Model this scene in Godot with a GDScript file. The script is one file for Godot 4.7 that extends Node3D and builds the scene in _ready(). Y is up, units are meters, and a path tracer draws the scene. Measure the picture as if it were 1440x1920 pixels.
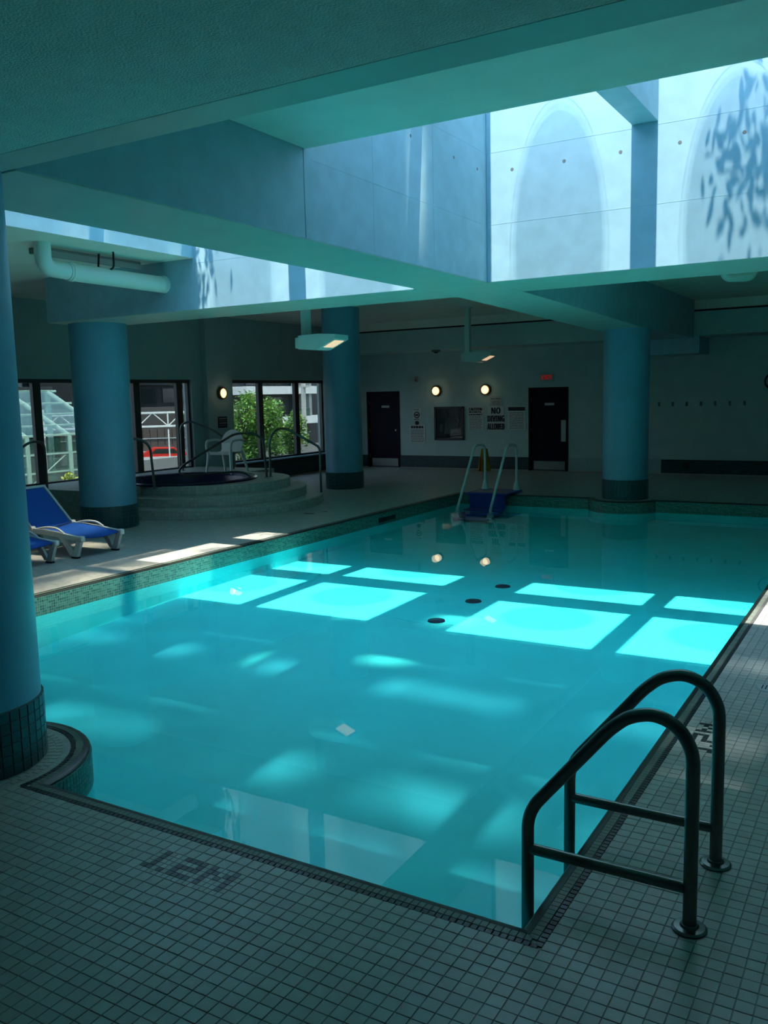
extends Node3D
# An indoor pool under two skylight wells. y = 0 is the tiled deck, x runs across the pool, -z along it.
# The pool bottom stands where the eye sees it through still water (a basin looks far shallower than its depth).

const P := 0.0575          # pitch of the 2-inch deck tiles
const Q := 0.02875         # half of it: the small accent tiles
const X0 := -1.015         # deck tile grid starts at the outer line of the accent tiles
const Z0 := -2.705
const SUN_SLOPE := 0.35    # how far the sunlight runs towards -z per metre down

var mats := {}
var taken := {}
var rng := RandomNumberGenerator.new()


# ------------------------------------------------------------------ mesh builder
class MB:
	var v := PackedVector3Array()
	var n := PackedVector3Array()
	var uv := PackedVector2Array()

	func tri(a: Vector3, b: Vector3, c: Vector3, na: Vector3, nb: Vector3, nc: Vector3) -> void:
		if (b - a).cross(c - a).dot(na + nb + nc) > 0.0:
			v.append_array([a, c, b])
			n.append_array([na, nc, nb])
		else:
			v.append_array([a, b, c])
			n.append_array([na, nb, nc])
		uv.append_array([Vector2(a.x, a.z), Vector2(b.x, b.z), Vector2(c.x, c.z)])

	func flat(a: Vector3, b: Vector3, c: Vector3, out: Vector3) -> void:
		tri(a, b, c, out, out, out)

	func quad(a: Vector3, b: Vector3, c: Vector3, d: Vector3, out: Vector3) -> void:
		flat(a, b, c, out)
		flat(a, c, d, out)

	# a box between two corners with chamfered edges
	func box(lo: Vector3, hi: Vector3, ch := 0.0, t := Transform3D()) -> void:
		var c := (lo + hi) / 2.0
		var h := (hi - lo).abs() / 2.0
		var e := minf(ch, 0.45 * minf(h.x, minf(h.y, h.z)))
		for ax in 3:
			var u := (ax + 1) % 3
			var w := (ax + 2) % 3
			for s in [-1.0, 1.0]:
				var nn := Vector3()
				nn[ax] = s
				var pts := []
				for k in [[-1, -1], [1, -1], [1, 1], [-1, 1]]:
					var p := Vector3()
					p[ax] = s * h[ax]
					p[u] = k[0] * (h[u] - e)
					p[w] = k[1] * (h[w] - e)
					pts.append(t * (c + p))
				quad(pts[0], pts[1], pts[2], pts[3], (t.basis * nn).normalized())
		if e <= 0.0:
			return
		for ax in 3:
			var u := (ax + 1) % 3
			var w := (ax + 2) % 3
			for su in [-1.0, 1.0]:
				for sw in [-1.0, 1.0]:
					var pts := []
					for k in [[-1, 0], [1, 0], [1, 1], [-1, 1]]:
						var p := Vector3()
						p[ax] = k[0] * (h[ax] - e)
						p[u] = su * (h[u] - (e if k[1] else 0.0))
						p[w] = sw * (h[w] - (0.0 if k[1] else e))
						pts.append(t * (c + p))
					var nn := Vector3()
					nn[u] = su
					nn[w] = sw
					quad(pts[0], pts[1], pts[2], pts[3], (t.basis * nn).normalized())
		for sx in [-1.0, 1.0]:
			for sy in [-1.0, 1.0]:
				for sz in [-1.0, 1.0]:
					var s := Vector3(sx, sy, sz)
					var a := c + s * (h - Vector3(0, e, e))
					var b := c + s * (h - Vector3(e, 0, e))
					var d := c + s * (h - Vector3(e, e, 0))
					flat(t * a, t * b, t * d, (t.basis * s).normalized())

	# a round tube along a path
	func tube(path: Array, r: float, seg := 14, r_end := -1.0) -> void:
		var count := path.size()
		var tang := []
		for i in count:
			var a: Vector3 = path[maxi(i - 1, 0)]
			var b: Vector3 = path[mini(i + 1, count - 1)]
			tang.append((b - a).normalized())
		var side: Vector3 = Vector3.UP.cross(tang[0])
		if side.length() < 0.1:
			side = Vector3.RIGHT.cross(tang[0])
		side = side.normalized()
		var rings := []
		var norms := []
		for i in count:
			var tg: Vector3 = tang[i]
			side = (side - tg * side.dot(tg)).normalized()
			var up := tg.cross(side)
			var rr := r if r_end < 0.0 else lerpf(r, r_end, float(i) / float(count - 1))
			var ring := []
			var nr := []
			for k in seg:
				var a := TAU * k / seg
				var d := side * cos(a) + up * sin(a)
				ring.append(path[i] + d * rr)
				nr.append(d)
			rings.append(ring)
			norms.append(nr)
		for i in count - 1:
			for k in seg:
				var m := (k + 1) % seg
				tri(rings[i][k], rings[i][m], rings[i + 1][m], norms[i][k], norms[i][m], norms[i + 1][m])
				tri(rings[i][k], rings[i + 1][m], rings[i + 1][k], norms[i][k], norms[i + 1][m], norms[i + 1][k])
		for e in [0, count - 1]:
			var out: Vector3 = -tang[0] if e == 0 else tang[count - 1]
			for k in seg:
				flat(path[e], rings[e][k], rings[e][(k + 1) % seg], out)

	# profile of (radius, height) turned about the y axis at c; smooth along where the bend is small
	func lathe(profile: Array, c: Vector3, seg := 40, from := 0.0, to := TAU) -> void:
		for i in profile.size() - 1:
			var p: Vector2 = profile[i]
			var q: Vector2 = profile[i + 1]
			var d := (q - p)
			if d.length() < 1e-6:
				continue
			var pn := Vector2(d.y, -d.x).normalized()
			for k in seg:
				var a := lerpf(from, to, float(k) / seg)
				var b := lerpf(from, to, float(k + 1) / seg)
				var va := Vector3(cos(a), 0, sin(a))
				var vb := Vector3(cos(b), 0, sin(b))
				var na := va * pn.x + Vector3.UP * pn.y
				var nb := vb * pn.x + Vector3.UP * pn.y
				var p0 := c + va * p.x + Vector3.UP * p.y
				var p1 := c + vb * p.x + Vector3.UP * p.y
				var q0 := c + va * q.x + Vector3.UP * q.y
				var q1 := c + vb * q.x + Vector3.UP * q.y
				if p.x > 1e-6:
					tri(p0, p1, q1, na, nb, nb)
				if q.x > 1e-6:
					tri(p0, q1, q0, na, nb, na)

	# polygon in (x, z) between two heights
	func prism(poly: PackedVector2Array, y0: float, y1: float, bottom := true) -> void:
		var ids := Geometry2D.triangulate_polygon(poly)
		for i in range(0, ids.size(), 3):
			var a := poly[ids[i]]
			var b := poly[ids[i + 1]]
			var c := poly[ids[i + 2]]
			flat(Vector3(a.x, y1, a.y), Vector3(b.x, y1, b.y), Vector3(c.x, y1, c.y), Vector3.UP)
			if bottom:
				flat(Vector3(a.x, y0, a.y), Vector3(b.x, y0, b.y), Vector3(c.x, y0, c.y), Vector3.DOWN)
		var ccw := -1.0 if Geometry2D.is_polygon_clockwise(poly) else 1.0
		for i in poly.size():
			var a := poly[i]
			var b := poly[(i + 1) % poly.size()]
			var d := (b - a).normalized() * ccw
			quad(Vector3(a.x, y0, a.y), Vector3(b.x, y0, b.y), Vector3(b.x, y1, b.y), Vector3(a.x, y1, a.y), Vector3(d.y, 0, -d.x))

	# polygon in a plane given by two axes, thickened along the third
	func slab(poly: PackedVector2Array, t: Transform3D, thick: float) -> void:
		var ids := Geometry2D.triangulate_polygon(poly)
		var at := func(p: Vector2, d: float) -> Vector3: return t * Vector3(p.x, p.y, d)
		for i in range(0, ids.size(), 3):
			flat(at.call(poly[ids[i]], thick), at.call(poly[ids[i + 1]], thick), at.call(poly[ids[i + 2]], thick), t.basis.z)
			flat(at.call(poly[ids[i]], 0.0), at.call(poly[ids[i + 1]], 0.0), at.call(poly[ids[i + 2]], 0.0), -t.basis.z)
		var s := -1.0 if Geometry2D.is_polygon_clockwise(poly) else 1.0
		for i in poly.size():
			var a := poly[i]
			var b := poly[(i + 1) % poly.size()]
			var d := (b - a).normalized() * s
			quad(at.call(a, 0.0), at.call(b, 0.0), at.call(b, thick), at.call(a, thick), t.basis * Vector3(d.y, -d.x, 0))

	# loft rows of points into a smooth sheet
	func sheet(rows: Array, up: Vector3) -> void:
		var nr := rows.size()
		var nc: int = rows[0].size()
		var norms := []
		for i in nr:
			var line := []
			for j in nc:
				var du: Vector3 = rows[mini(i + 1, nr - 1)][j] - rows[maxi(i - 1, 0)][j]
				var dv: Vector3 = rows[i][mini(j + 1, nc - 1)] - rows[i][maxi(j - 1, 0)]
				var m := du.cross(dv).normalized()
				line.append(m if m.dot(up) >= 0.0 else -m)
			norms.append(line)
		for i in nr - 1:
			for j in nc - 1:
				tri(rows[i][j], rows[i + 1][j], rows[i + 1][j + 1], norms[i][j], norms[i + 1][j], norms[i + 1][j + 1])
				tri(rows[i][j], rows[i + 1][j + 1], rows[i][j + 1], norms[i][j], norms[i + 1][j + 1], norms[i][j + 1])

	func commit() -> ArrayMesh:
		var arr := []
		arr.resize(Mesh.ARRAY_MAX)
		arr[Mesh.ARRAY_VERTEX] = v
		arr[Mesh.ARRAY_NORMAL] = n
		arr[Mesh.ARRAY_TEX_UV] = uv
		var m := ArrayMesh.new()
		m.add_surface_from_arrays(Mesh.PRIMITIVE_TRIANGLES, arr)
		return m


# ------------------------------------------------------------------ scene helpers
func numbered(called: String) -> String:
	var k: int = taken.get(called, -1) + 1
	taken[called] = k
	return called if k == 0 else "%s_%03d" % [called, k]


func tag(o: Node, label: String, category: String, group := "", kind := "") -> Node:
	o.set_meta("label", label)
	if category:
		o.set_meta("category", category)
	if group:
		o.set_meta("group", group)
	if kind:
		o.set_meta("kind", kind)
	return o


func thing(called: String, label: String, category: String, at := Vector3(), turn := 0.0, group := "", kind := "") -> Node3D:
	var o := Node3D.new()
	o.name = numbered(called)
	add_child(o, true)
	o.position = at
	o.rotation.y = turn
	tag(o, label, category, group, kind)
	return o


func put(called: String, mesh: Mesh, m: Material, parent: Node, at := Transform3D()) -> MeshInstance3D:
	var o := MeshInstance3D.new()
	o.name = called
	o.mesh = mesh
	o.material_override = m
	o.transform = at
	parent.add_child(o, true)
	return o


func part(called: String, mb: MB, m: Material, parent: Node) -> MeshInstance3D:
	return put(called, mb.commit(), m, parent)


func bx(called: String, lo: Vector3, hi: Vector3, m: Material, parent: Node, ch := 0.004) -> MeshInstance3D:
	var b := MB.new()
	b.box(lo, hi, ch)
	return part(called, b, m, parent)


# many alike pieces: the first `most` as parts, the rest as one part of kind stuff
func pieces(called: String, mesh: Mesh, ms: Array, where: Array, parent: Node, most := 300) -> void:
	for i in mini(most, where.size()):
		put(called, mesh, ms[i % ms.size()], parent, where[i])
	if where.size() <= most:
		return
	for k in ms.size():
		var mine := []
		for i in range(most, where.size()):
			if (i * 7 + i / 5) % ms.size() == k:
				mine.append(where[i])
		if mine.is_empty():
			continue
		var mm := MultiMesh.new()
		mm.transform_format = MultiMesh.TRANSFORM_3D
		mm.mesh = mesh
		mm.instance_count = mine.size()
		for i in mine.size():
			mm.set_instance_transform(i, mine[i])
		var o := MultiMeshInstance3D.new()
		o.name = called + "_field"
		o.multimesh = mm
		o.material_override = ms[k]
		o.set_meta("kind", "stuff")
		parent.add_child(o, true)


func tile_mesh(size: Vector3, ch: float) -> ArrayMesh:
	var b := MB.new()
	b.box(Vector3(-size.x / 2, -size.y, -size.z / 2), Vector3(size.x / 2, 0, size.z / 2), ch)
	return b.commit()


# rounds the inner corners of a polyline
func rounded(path: Array, r: float, steps := 6) -> Array:
	var out := [path[0]]
	for i in range(1, path.size() - 1):
		var p: Vector3 = path[i]
		var a: Vector3 = path[i - 1] - p
		var b: Vector3 = path[i + 1] - p
		var d := minf(r, 0.48 * minf(a.length(), b.length()))
		var s := p + a.normalized() * d
		var e := p + b.normalized() * d
		for k in steps + 1:
			var t := float(k) / steps
			out.append(s.lerp(p, t).lerp(p.lerp(e, t), t))
	out.append(path[path.size() - 1])
	return out


# ------------------------------------------------------------------ materials
func mat(called: String, r: float, g: float, b: float, rough := 0.6, metal := 0.0, spec := 0.5) -> StandardMaterial3D:
	var m := StandardMaterial3D.new()
	m.resource_name = called
	m.albedo_color = Color(r, g, b).linear_to_srgb()
	m.roughness = rough
	m.metallic = metal
	m.metallic_specular = spec
	mats[called] = m
	return m


func glass(called: String, r: float, g: float, b: float, a: float, spec := 0.5) -> StandardMaterial3D:
	var m := mat(called, r, g, b, 0.0, 0.0, spec)
	m.transparency = BaseMaterial3D.TRANSPARENCY_ALPHA
	m.albedo_color.a = a
	return m


func glow(called: String, r: float, g: float, b: float, e: float) -> StandardMaterial3D:
	var m := mat(called, r, g, b, 0.4)
	m.emission_enabled = true
	m.emission = Color(r, g, b).linear_to_srgb()
	m.emission_energy_multiplier = e
	return m


func noise_tex(freq: float, oct: int, lo: float, hi: float, sd: int, normal := 0.0) -> NoiseTexture2D:
	var f := FastNoiseLite.new()
	f.seed = sd
	f.frequency = freq
	f.fractal_octaves = oct
	var t := NoiseTexture2D.new()
	t.width = 512
	t.height = 512
	t.seamless = true
	t.noise = f
	if normal > 0.0:
		t.as_normal_map = true
		t.bump_strength = normal
	else:
		var g := Gradient.new()
		g.set_color(0, Color(lo, lo, lo))
		g.set_color(1, Color(hi, hi, hi))
		t.color_ramp = g
	return t


func triplanar(m: StandardMaterial3D, per_metre: float, off := Vector3()) -> void:
	m.uv1_triplanar = true
	m.uv1_world_triplanar = true
	m.uv1_scale = Vector3.ONE * per_metre
	m.uv1_offset = off
	m.uv1_triplanar_sharpness = 12.0


# a square mosaic: tiles of slightly different tone with joints between
func mosaic(cells: int, px: int, joint: int, grout: Color, tones: Array, sd: int) -> ImageTexture:
	var r := RandomNumberGenerator.new()
	r.seed = sd
	var im := Image.create(cells * px, cells * px, false, Image.FORMAT_RGB8)
	im.fill(grout)
	for i in cells:
		for j in cells:
			var c: Color = tones[r.randi() % tones.size()]
			var s := r.randf_range(0.94, 1.05)
			im.fill_rect(Rect2i(i * px + joint / 2, j * px + joint / 2, px - joint, px - joint), Color(c.r * s, c.g * s, c.b * s))
	return ImageTexture.create_from_image(im)


func make_materials() -> void:
	var paint := noise_tex(0.012, 4, 0.95, 1.0, 3)
	var streak := noise_tex(0.02, 5, 0.93, 1.0, 11)
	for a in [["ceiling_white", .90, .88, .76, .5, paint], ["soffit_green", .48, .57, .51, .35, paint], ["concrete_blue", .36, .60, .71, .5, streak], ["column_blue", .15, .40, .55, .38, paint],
			["wall_pale_teal", .46, .62, .61, .6, paint], ["wall_grey", .38, .50, .50, .6, paint], ["roof_grey", .35, .36, .36, .9, paint]]:  # the teal cast off the pool is put into the far wall colour
		var m := mat(a[0], a[1], a[2], a[3], a[4])
		m.albedo_texture = a[5]
		triplanar(m, 0.33)
	var st := mat("stipple", .90, .86, .76, .85)
	st.albedo_texture = paint
	st.normal_enabled = true
	st.normal_texture = noise_tex(0.12, 3, 0, 1, 5, 6.0)
	st.normal_scale = 0.5
	triplanar(st, 1.2)
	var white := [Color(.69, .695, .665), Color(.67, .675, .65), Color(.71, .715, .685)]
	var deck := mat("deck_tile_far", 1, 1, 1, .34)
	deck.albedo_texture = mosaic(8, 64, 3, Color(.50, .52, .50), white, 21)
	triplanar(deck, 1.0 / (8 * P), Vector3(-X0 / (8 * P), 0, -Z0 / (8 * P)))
	var teal := [Color(.22, .45, .42), Color(.26, .50, .46), Color(.18, .40, .39), Color(.30, .53, .48)]
	var wl := mat("teal_mosaic", 1, 1, 1, .25)
	wl.albedo_texture = mosaic(16, 32, 4, Color(.48, .60, .55), teal, 22)
	triplanar(wl, 1.0 / (16 * 0.0275))
	var dk := mat("dark_mosaic", 1, 1, 1, .3)
	dk.albedo_texture = mosaic(8, 64, 4, Color(.25, .36, .36), [Color(.08, .24, .26), Color(.10, .27, .28), Color(.07, .21, .24)], 23)
	triplanar(dk, 1.0 / (8 * P))
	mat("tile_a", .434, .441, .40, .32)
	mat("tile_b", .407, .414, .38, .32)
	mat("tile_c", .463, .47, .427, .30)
	mat("black_tile", .012, .016, .02, .3)
	mat("black_tile_b", .018, .022, .026, .3)
	mat("nose_dark", .014, .02, .018, .35)  # near black: shade of the side turned from the light is in it
	mat("lip_tile", .17, .21, .17, .4)
	mat("lip_tile_b", .13, .17, .14, .4)
	mat("grout_pale", .52, .55, .50, .8)
	mat("teal_a", .05, .20, .18, .25)
	mat("teal_b", .07, .24, .21, .25)
	mat("teal_c", .04, .17, .16, .25)
	mat("base_tile_a", .012, .075, .085, .28)
	mat("base_tile_b", .016, .09, .10, .28)
	mat("base_grout", .05, .13, .13, .8)
	var shell := mat("pool_shell", .038, .92, .97, .7)
	shell.albedo_texture = noise_tex(0.01, 3, 0.95, 1.0, 8)
	triplanar(shell, 0.2)
	var wtr := glass("pool_water", 0, 0, 0, 0.0, 0.46)
	wtr.normal_enabled = true
	wtr.normal_texture = noise_tex(0.006, 2, 0, 1, 9, 1.0)
	wtr.normal_scale = 0.05
	triplanar(wtr, 0.35)
	glass("clear_glass", .02, .04, .04, .06)
	glass("tinted_glass", .010, .024, .022, .58)
	glass("hazy_crown", .55, .62, .66, .48)
	glass("hazy_shoulder", .55, .62, .66, .30)
	glass("hazy_rim", .55, .62, .66, .14)
	glass("canopy_glass", .04, .14, .10, .42)
	mat("steel_dark", .16, .17, .16, .28, 1.0)
	mat("chrome", .5, .52, .52, .18, 1.0)
	mat("frame_grey", .06, .065, .06, .45, .4)
	mat("white_plastic", .62, .66, .64, .4)
	mat("white_enamel", .58, .68, .66, .3)
	mat("pvc", .66, .74, .66, .35)
	var sling := mat("blue_sling", .002, .085, .42, .7)
	sling.normal_enabled = true
	sling.normal_texture = noise_tex(0.3, 1, 0, 1, 12, 4.0)
	sling.normal_scale = 0.3
	triplanar(sling, 6.0)
	mat("blue_plastic", .01, .05, .30, .4)
	mat("spa_blue", .004, .010, .055, .22)
	mat("black_rubber", .01, .01, .012, .7)
	mat("door_navy", .004, .006, .018, .5, 0.0, .25)
	mat("door_frame", .006, .007, .014, .5, 0.0, .25)
	mat("kick_steel", .28, .30, .28, .4, .7)
	mat("plate_pale", .42, .48, .46, .5)
	mat("sign_white", .62, .66, .62, .55)
	mat("sign_dark", .02, .025, .03, .6)
	mat("ink", .015, .02, .025, .7)
	mat("ink_grey", .15, .18, .18, .7)
	mat("frame_black", .012, .014, .018, .3)
	mat("picture_dark", .02, .025, .03, .12)
	mat("shape_pale", .10, .15, .15, .6)
	mat("yellow_plastic", .55, .28, .01, .45)
	mat("lamp_ring", .20, .12, .03, .3, .8)
	glow("lamp_glow", 1.0, .80, .50, 1.25)
	glow("flood_glow", 1.0, .66, .42, .75)
	glow("exit_glow", 1.0, .03, .02, .10)
	mat("mint_steel", .45, .72, .58, .4)
	mat("white_steel", .75, .80, .78, .4)
	mat("asphalt", .03, .033, .033, .9)
	mat("paving", .055, .062, .05, .85)
	mat("grass", .07, .13, .02, .95)
	mat("leaf_light", .13, .34, .045, .55)
	mat("leaf_dark", .025, .10, .018, .55)
	mat("leaf_yellow", .40, .45, .06, .55)
	for k in ["leaf_light", "leaf_dark", "leaf_yellow"]:
		mats[k].backlight_enabled = true
		mats[k].backlight = Color(.35, .45, .15)
	mat("bark", .10, .08, .06, .9)
	mat("brick_dark", .07, .065, .06, .85)
	mat("facade_dark", .022, .026, .026, .6)
	mat("facade_pale", .30, .34, .33, .7)
	mat("facade_white", .74, .78, .74, .6)
	mat("window_dark", .02, .03, .035, .12)
	mat("fence_brown", .09, .07, .055, .8)
	mat("car_red", .70, .03, .02, .25)
	mat("car_white", .75, .77, .75, .25)
	mat("pole_wood", .50, .50, .44, .85)
	mat("grill_cover", .04, .05, .06, .6)


# ------------------------------------------------------------------ the pool outline
# (point in x, z; towards the deck) all round; `w` pulls the line that far into the deck
func outline(w: float, steps := 22) -> PackedVector2Array:
	var out := PackedVector2Array()
	var lo := Vector2(-7.5 - w, -15.6 - w)
	var hi := Vector2(-1.12 + w, -2.81 + w)
	var cn := Vector2(-4.33, -2.79)
	var cf := Vector2(-4.33, -15.81)
	var rr := 0.635 - w
	out.append(Vector2(lo.x, hi.y))
	var half := acos(clampf((cn.y - hi.y) / rr, -1, 1))
	for k in steps + 1:
		var a := lerpf(-half, half, float(k) / steps)
		out.append(cn + Vector2(sin(a), -cos(a)) * rr)
	out.append(hi)
	out.append(Vector2(hi.x, lo.y))
	half = acos(clampf((lo.y - cf.y) / rr, -1, 1))
	for k in steps + 1:
		var a := lerpf(half, -half, float(k) / steps)
		out.append(cf + Vector2(sin(a), cos(a)) * rr)
	out.append(lo)
	return out


# a band swept between two offsets of the outline
func ring(mb: MB, w0: float, y0: float, w1: float, y1: float) -> void:
	var a := outline(w0)
	var b := outline(w1)
	for i in a.size():
		var j := (i + 1) % a.size()
		var p := Vector3(a[i].x, y0, a[i].y)
		var q := Vector3(a[j].x, y0, a[j].y)
		var s := Vector3(b[j].x, y1, b[j].y)
		var t := Vector3(b[i].x, y1, b[i].y)
		var nn := (q - p).cross(t - p)
		if nn.length() < 1e-9:
			nn = (s - q).cross(t - s)
		nn = nn.normalized()
		var inside := Vector3(-4.33, y0 + 0.4, -9.3) - p
		if absf(nn.y) > 0.2:
			nn = nn if nn.y > 0.0 else -nn
		else:
			var d := Vector3(q.z - p.z, 0, -(q.x - p.x))
			nn = nn if nn.dot(d) * (1.0 if inside.length() > 0 else 1.0) > 0.0 else -nn
		mb.quad(p, q, s, t, nn)


# places along the outline, in the order nearest to the near right corner first
func along(w: float, pitch: float, y: float) -> Array:
	var line := outline(w)
	var out := []
	for i in line.size():
		var a := line[i]
		var b := line[(i + 1) % line.size()]
		var d := (b - a)
		var count := int(maxf(1.0, round(d.length() / pitch)))
		for k in count:
			var p := a.lerp(b, (k + 0.5) / count)
			var ang := atan2(-d.y, d.x)
			out.append(Transform3D(Basis(Vector3.UP, ang), Vector3(p.x, y, p.y)))
	var eye := Vector3(-0.6, 0, -2.2)
	out.sort_custom(func(s, t): return s.origin.distance_squared_to(eye) < t.origin.distance_squared_to(eye))
	return out


# ------------------------------------------------------------------ _ready
func _ready() -> void:
	rng.seed = 7
	var cam := Camera3D.new()
	cam.name = "camera"
	cam.keep_aspect = Camera3D.KEEP_HEIGHT
	cam.fov = 60.216
	cam.position = Vector3(0, 1.92, 0)
	cam.rotation_degrees = Vector3(-7.491, 30.696, -1.326)
	cam.near = 0.05
	cam.far = 600.0
	add_child(cam)

	var sky_mat := ProceduralSkyMaterial.new()
	sky_mat.sky_top_color = Color(.55, .71, .86)
	sky_mat.sky_horizon_color = Color(.84, .91, .95)
	sky_mat.sky_curve = 0.25
	sky_mat.ground_bottom_color = Color(.25, .27, .27)
	sky_mat.ground_horizon_color = Color(.5, .55, .55)
	sky_mat.sky_energy_multiplier = 2.75
	sky_mat.sun_angle_max = 2.0
	var env := Environment.new()
	env.background_mode = Environment.BG_SKY
	env.sky = Sky.new()
	env.sky.sky_material = sky_mat
	env.tonemap_mode = Environment.TONE_MAPPER_LINEAR
	env.tonemap_exposure = 1.0
	env.sdfgi_enabled = true
	env.ssao_enabled = true
	env.ssil_enabled = true
	var we := WorldEnvironment.new()
	we.name = "world_environment"
	we.environment = env
	add_child(we)

	var sun := DirectionalLight3D.new()
	sun.name = "sun"
	sun.light_color = Color(1.0, .97, .92)
	sun.light_energy = 3.9
	sun.light_angular_distance = 0.53
	sun.shadow_enabled = true
	add_child(sun)
	sun.look_at_from_position(Vector3.ZERO, Vector3(0.0, -1.0, -SUN_SLOPE), Vector3.FORWARD)

	# second directional light, source out of view; makes the soft patches in the pool
	var back := DirectionalLight3D.new()
	back.name = "unseen_back_light"
	back.light_color = Color(.92, .98, 1.0)
	back.light_energy = 1.2
	back.light_angular_distance = 0.9
	back.shadow_enabled = true
	back.sky_mode = DirectionalLight3D.SKY_MODE_LIGHT_ONLY
	add_child(back)
	back.look_at_from_position(Vector3.ZERO, Vector3(0.02, -1.0, SUN_SLOPE), Vector3.FORWARD)

	# third, more slanting, source out of view; lights the left deck and loungers
	var side := DirectionalLight3D.new()
	side.name = "unseen_side_light"
	side.light_color = Color(1.0, .95, .84)
	side.light_energy = 3.6
	side.light_angular_distance = 1.2
	side.shadow_enabled = true
	side.sky_mode = DirectionalLight3D.SKY_MODE_LIGHT_ONLY
	add_child(side)
	side.look_at_from_position(Vector3.ZERO, Vector3(-0.45, -1.0, 0.10), Vector3.FORWARD)

	make_materials()
	build_floor()
	build_pool()
	build_ceiling()
	build_walls()
	build_columns()
	build_skylights()
	build_left_side()
	build_far_side()
	build_near_rail()
	build_outside()


# ------------------------------------------------------------------ floor
func text_cells(t: String) -> Array:
	var font := {"1": [".#", ".#", ".#", ".#", "##"], ".": [".", ".", ".", ".", "#"], "2": ["####", "...#", "####", "#...", "####"], "M": ["#...#", "##.##", "#.#.#", "#...#", "#...#"]}
	var rows := ["", "", "", "", ""]
	for i in t.length():
		var g: Array = font[t[i]]
		for r in 5:
			rows[r] += g[r] + ("." if i < t.length() - 1 else "")
	return rows


func depth_mark(parent: Node, origin: Vector3, across: Vector3, down: Vector3, cell: float, ground: bool) -> void:
	var o := Node3D.new()
	o.name = "depth_mark"
	parent.add_child(o, true)
	o.set_meta("label", "1.2M depth marking laid in black mosaic tiles")
	var tm := tile_mesh(Vector3(cell - 0.002, 0.006, cell - 0.002), 0.0006)
	var dark := []
	var pale := []
	var rows := text_cells("1.2M")
	for r in 6:
		for c in 16:
			var t := Transform3D(Basis(), origin + across * cell * (c + 0.5) + down * cell * (r + 0.5))
			if r < 5 and c < rows[0].length() and rows[r][c] == "#":
				dark.append(t)
			elif ground:
				pale.append(t)
	pieces("black_tile", tm, [mats.black_tile, mats.black_tile_b], dark, o)
	pieces("white_tile", tm, [mats.tile_a, mats.tile_b, mats.tile_c], pale, o)


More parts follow.
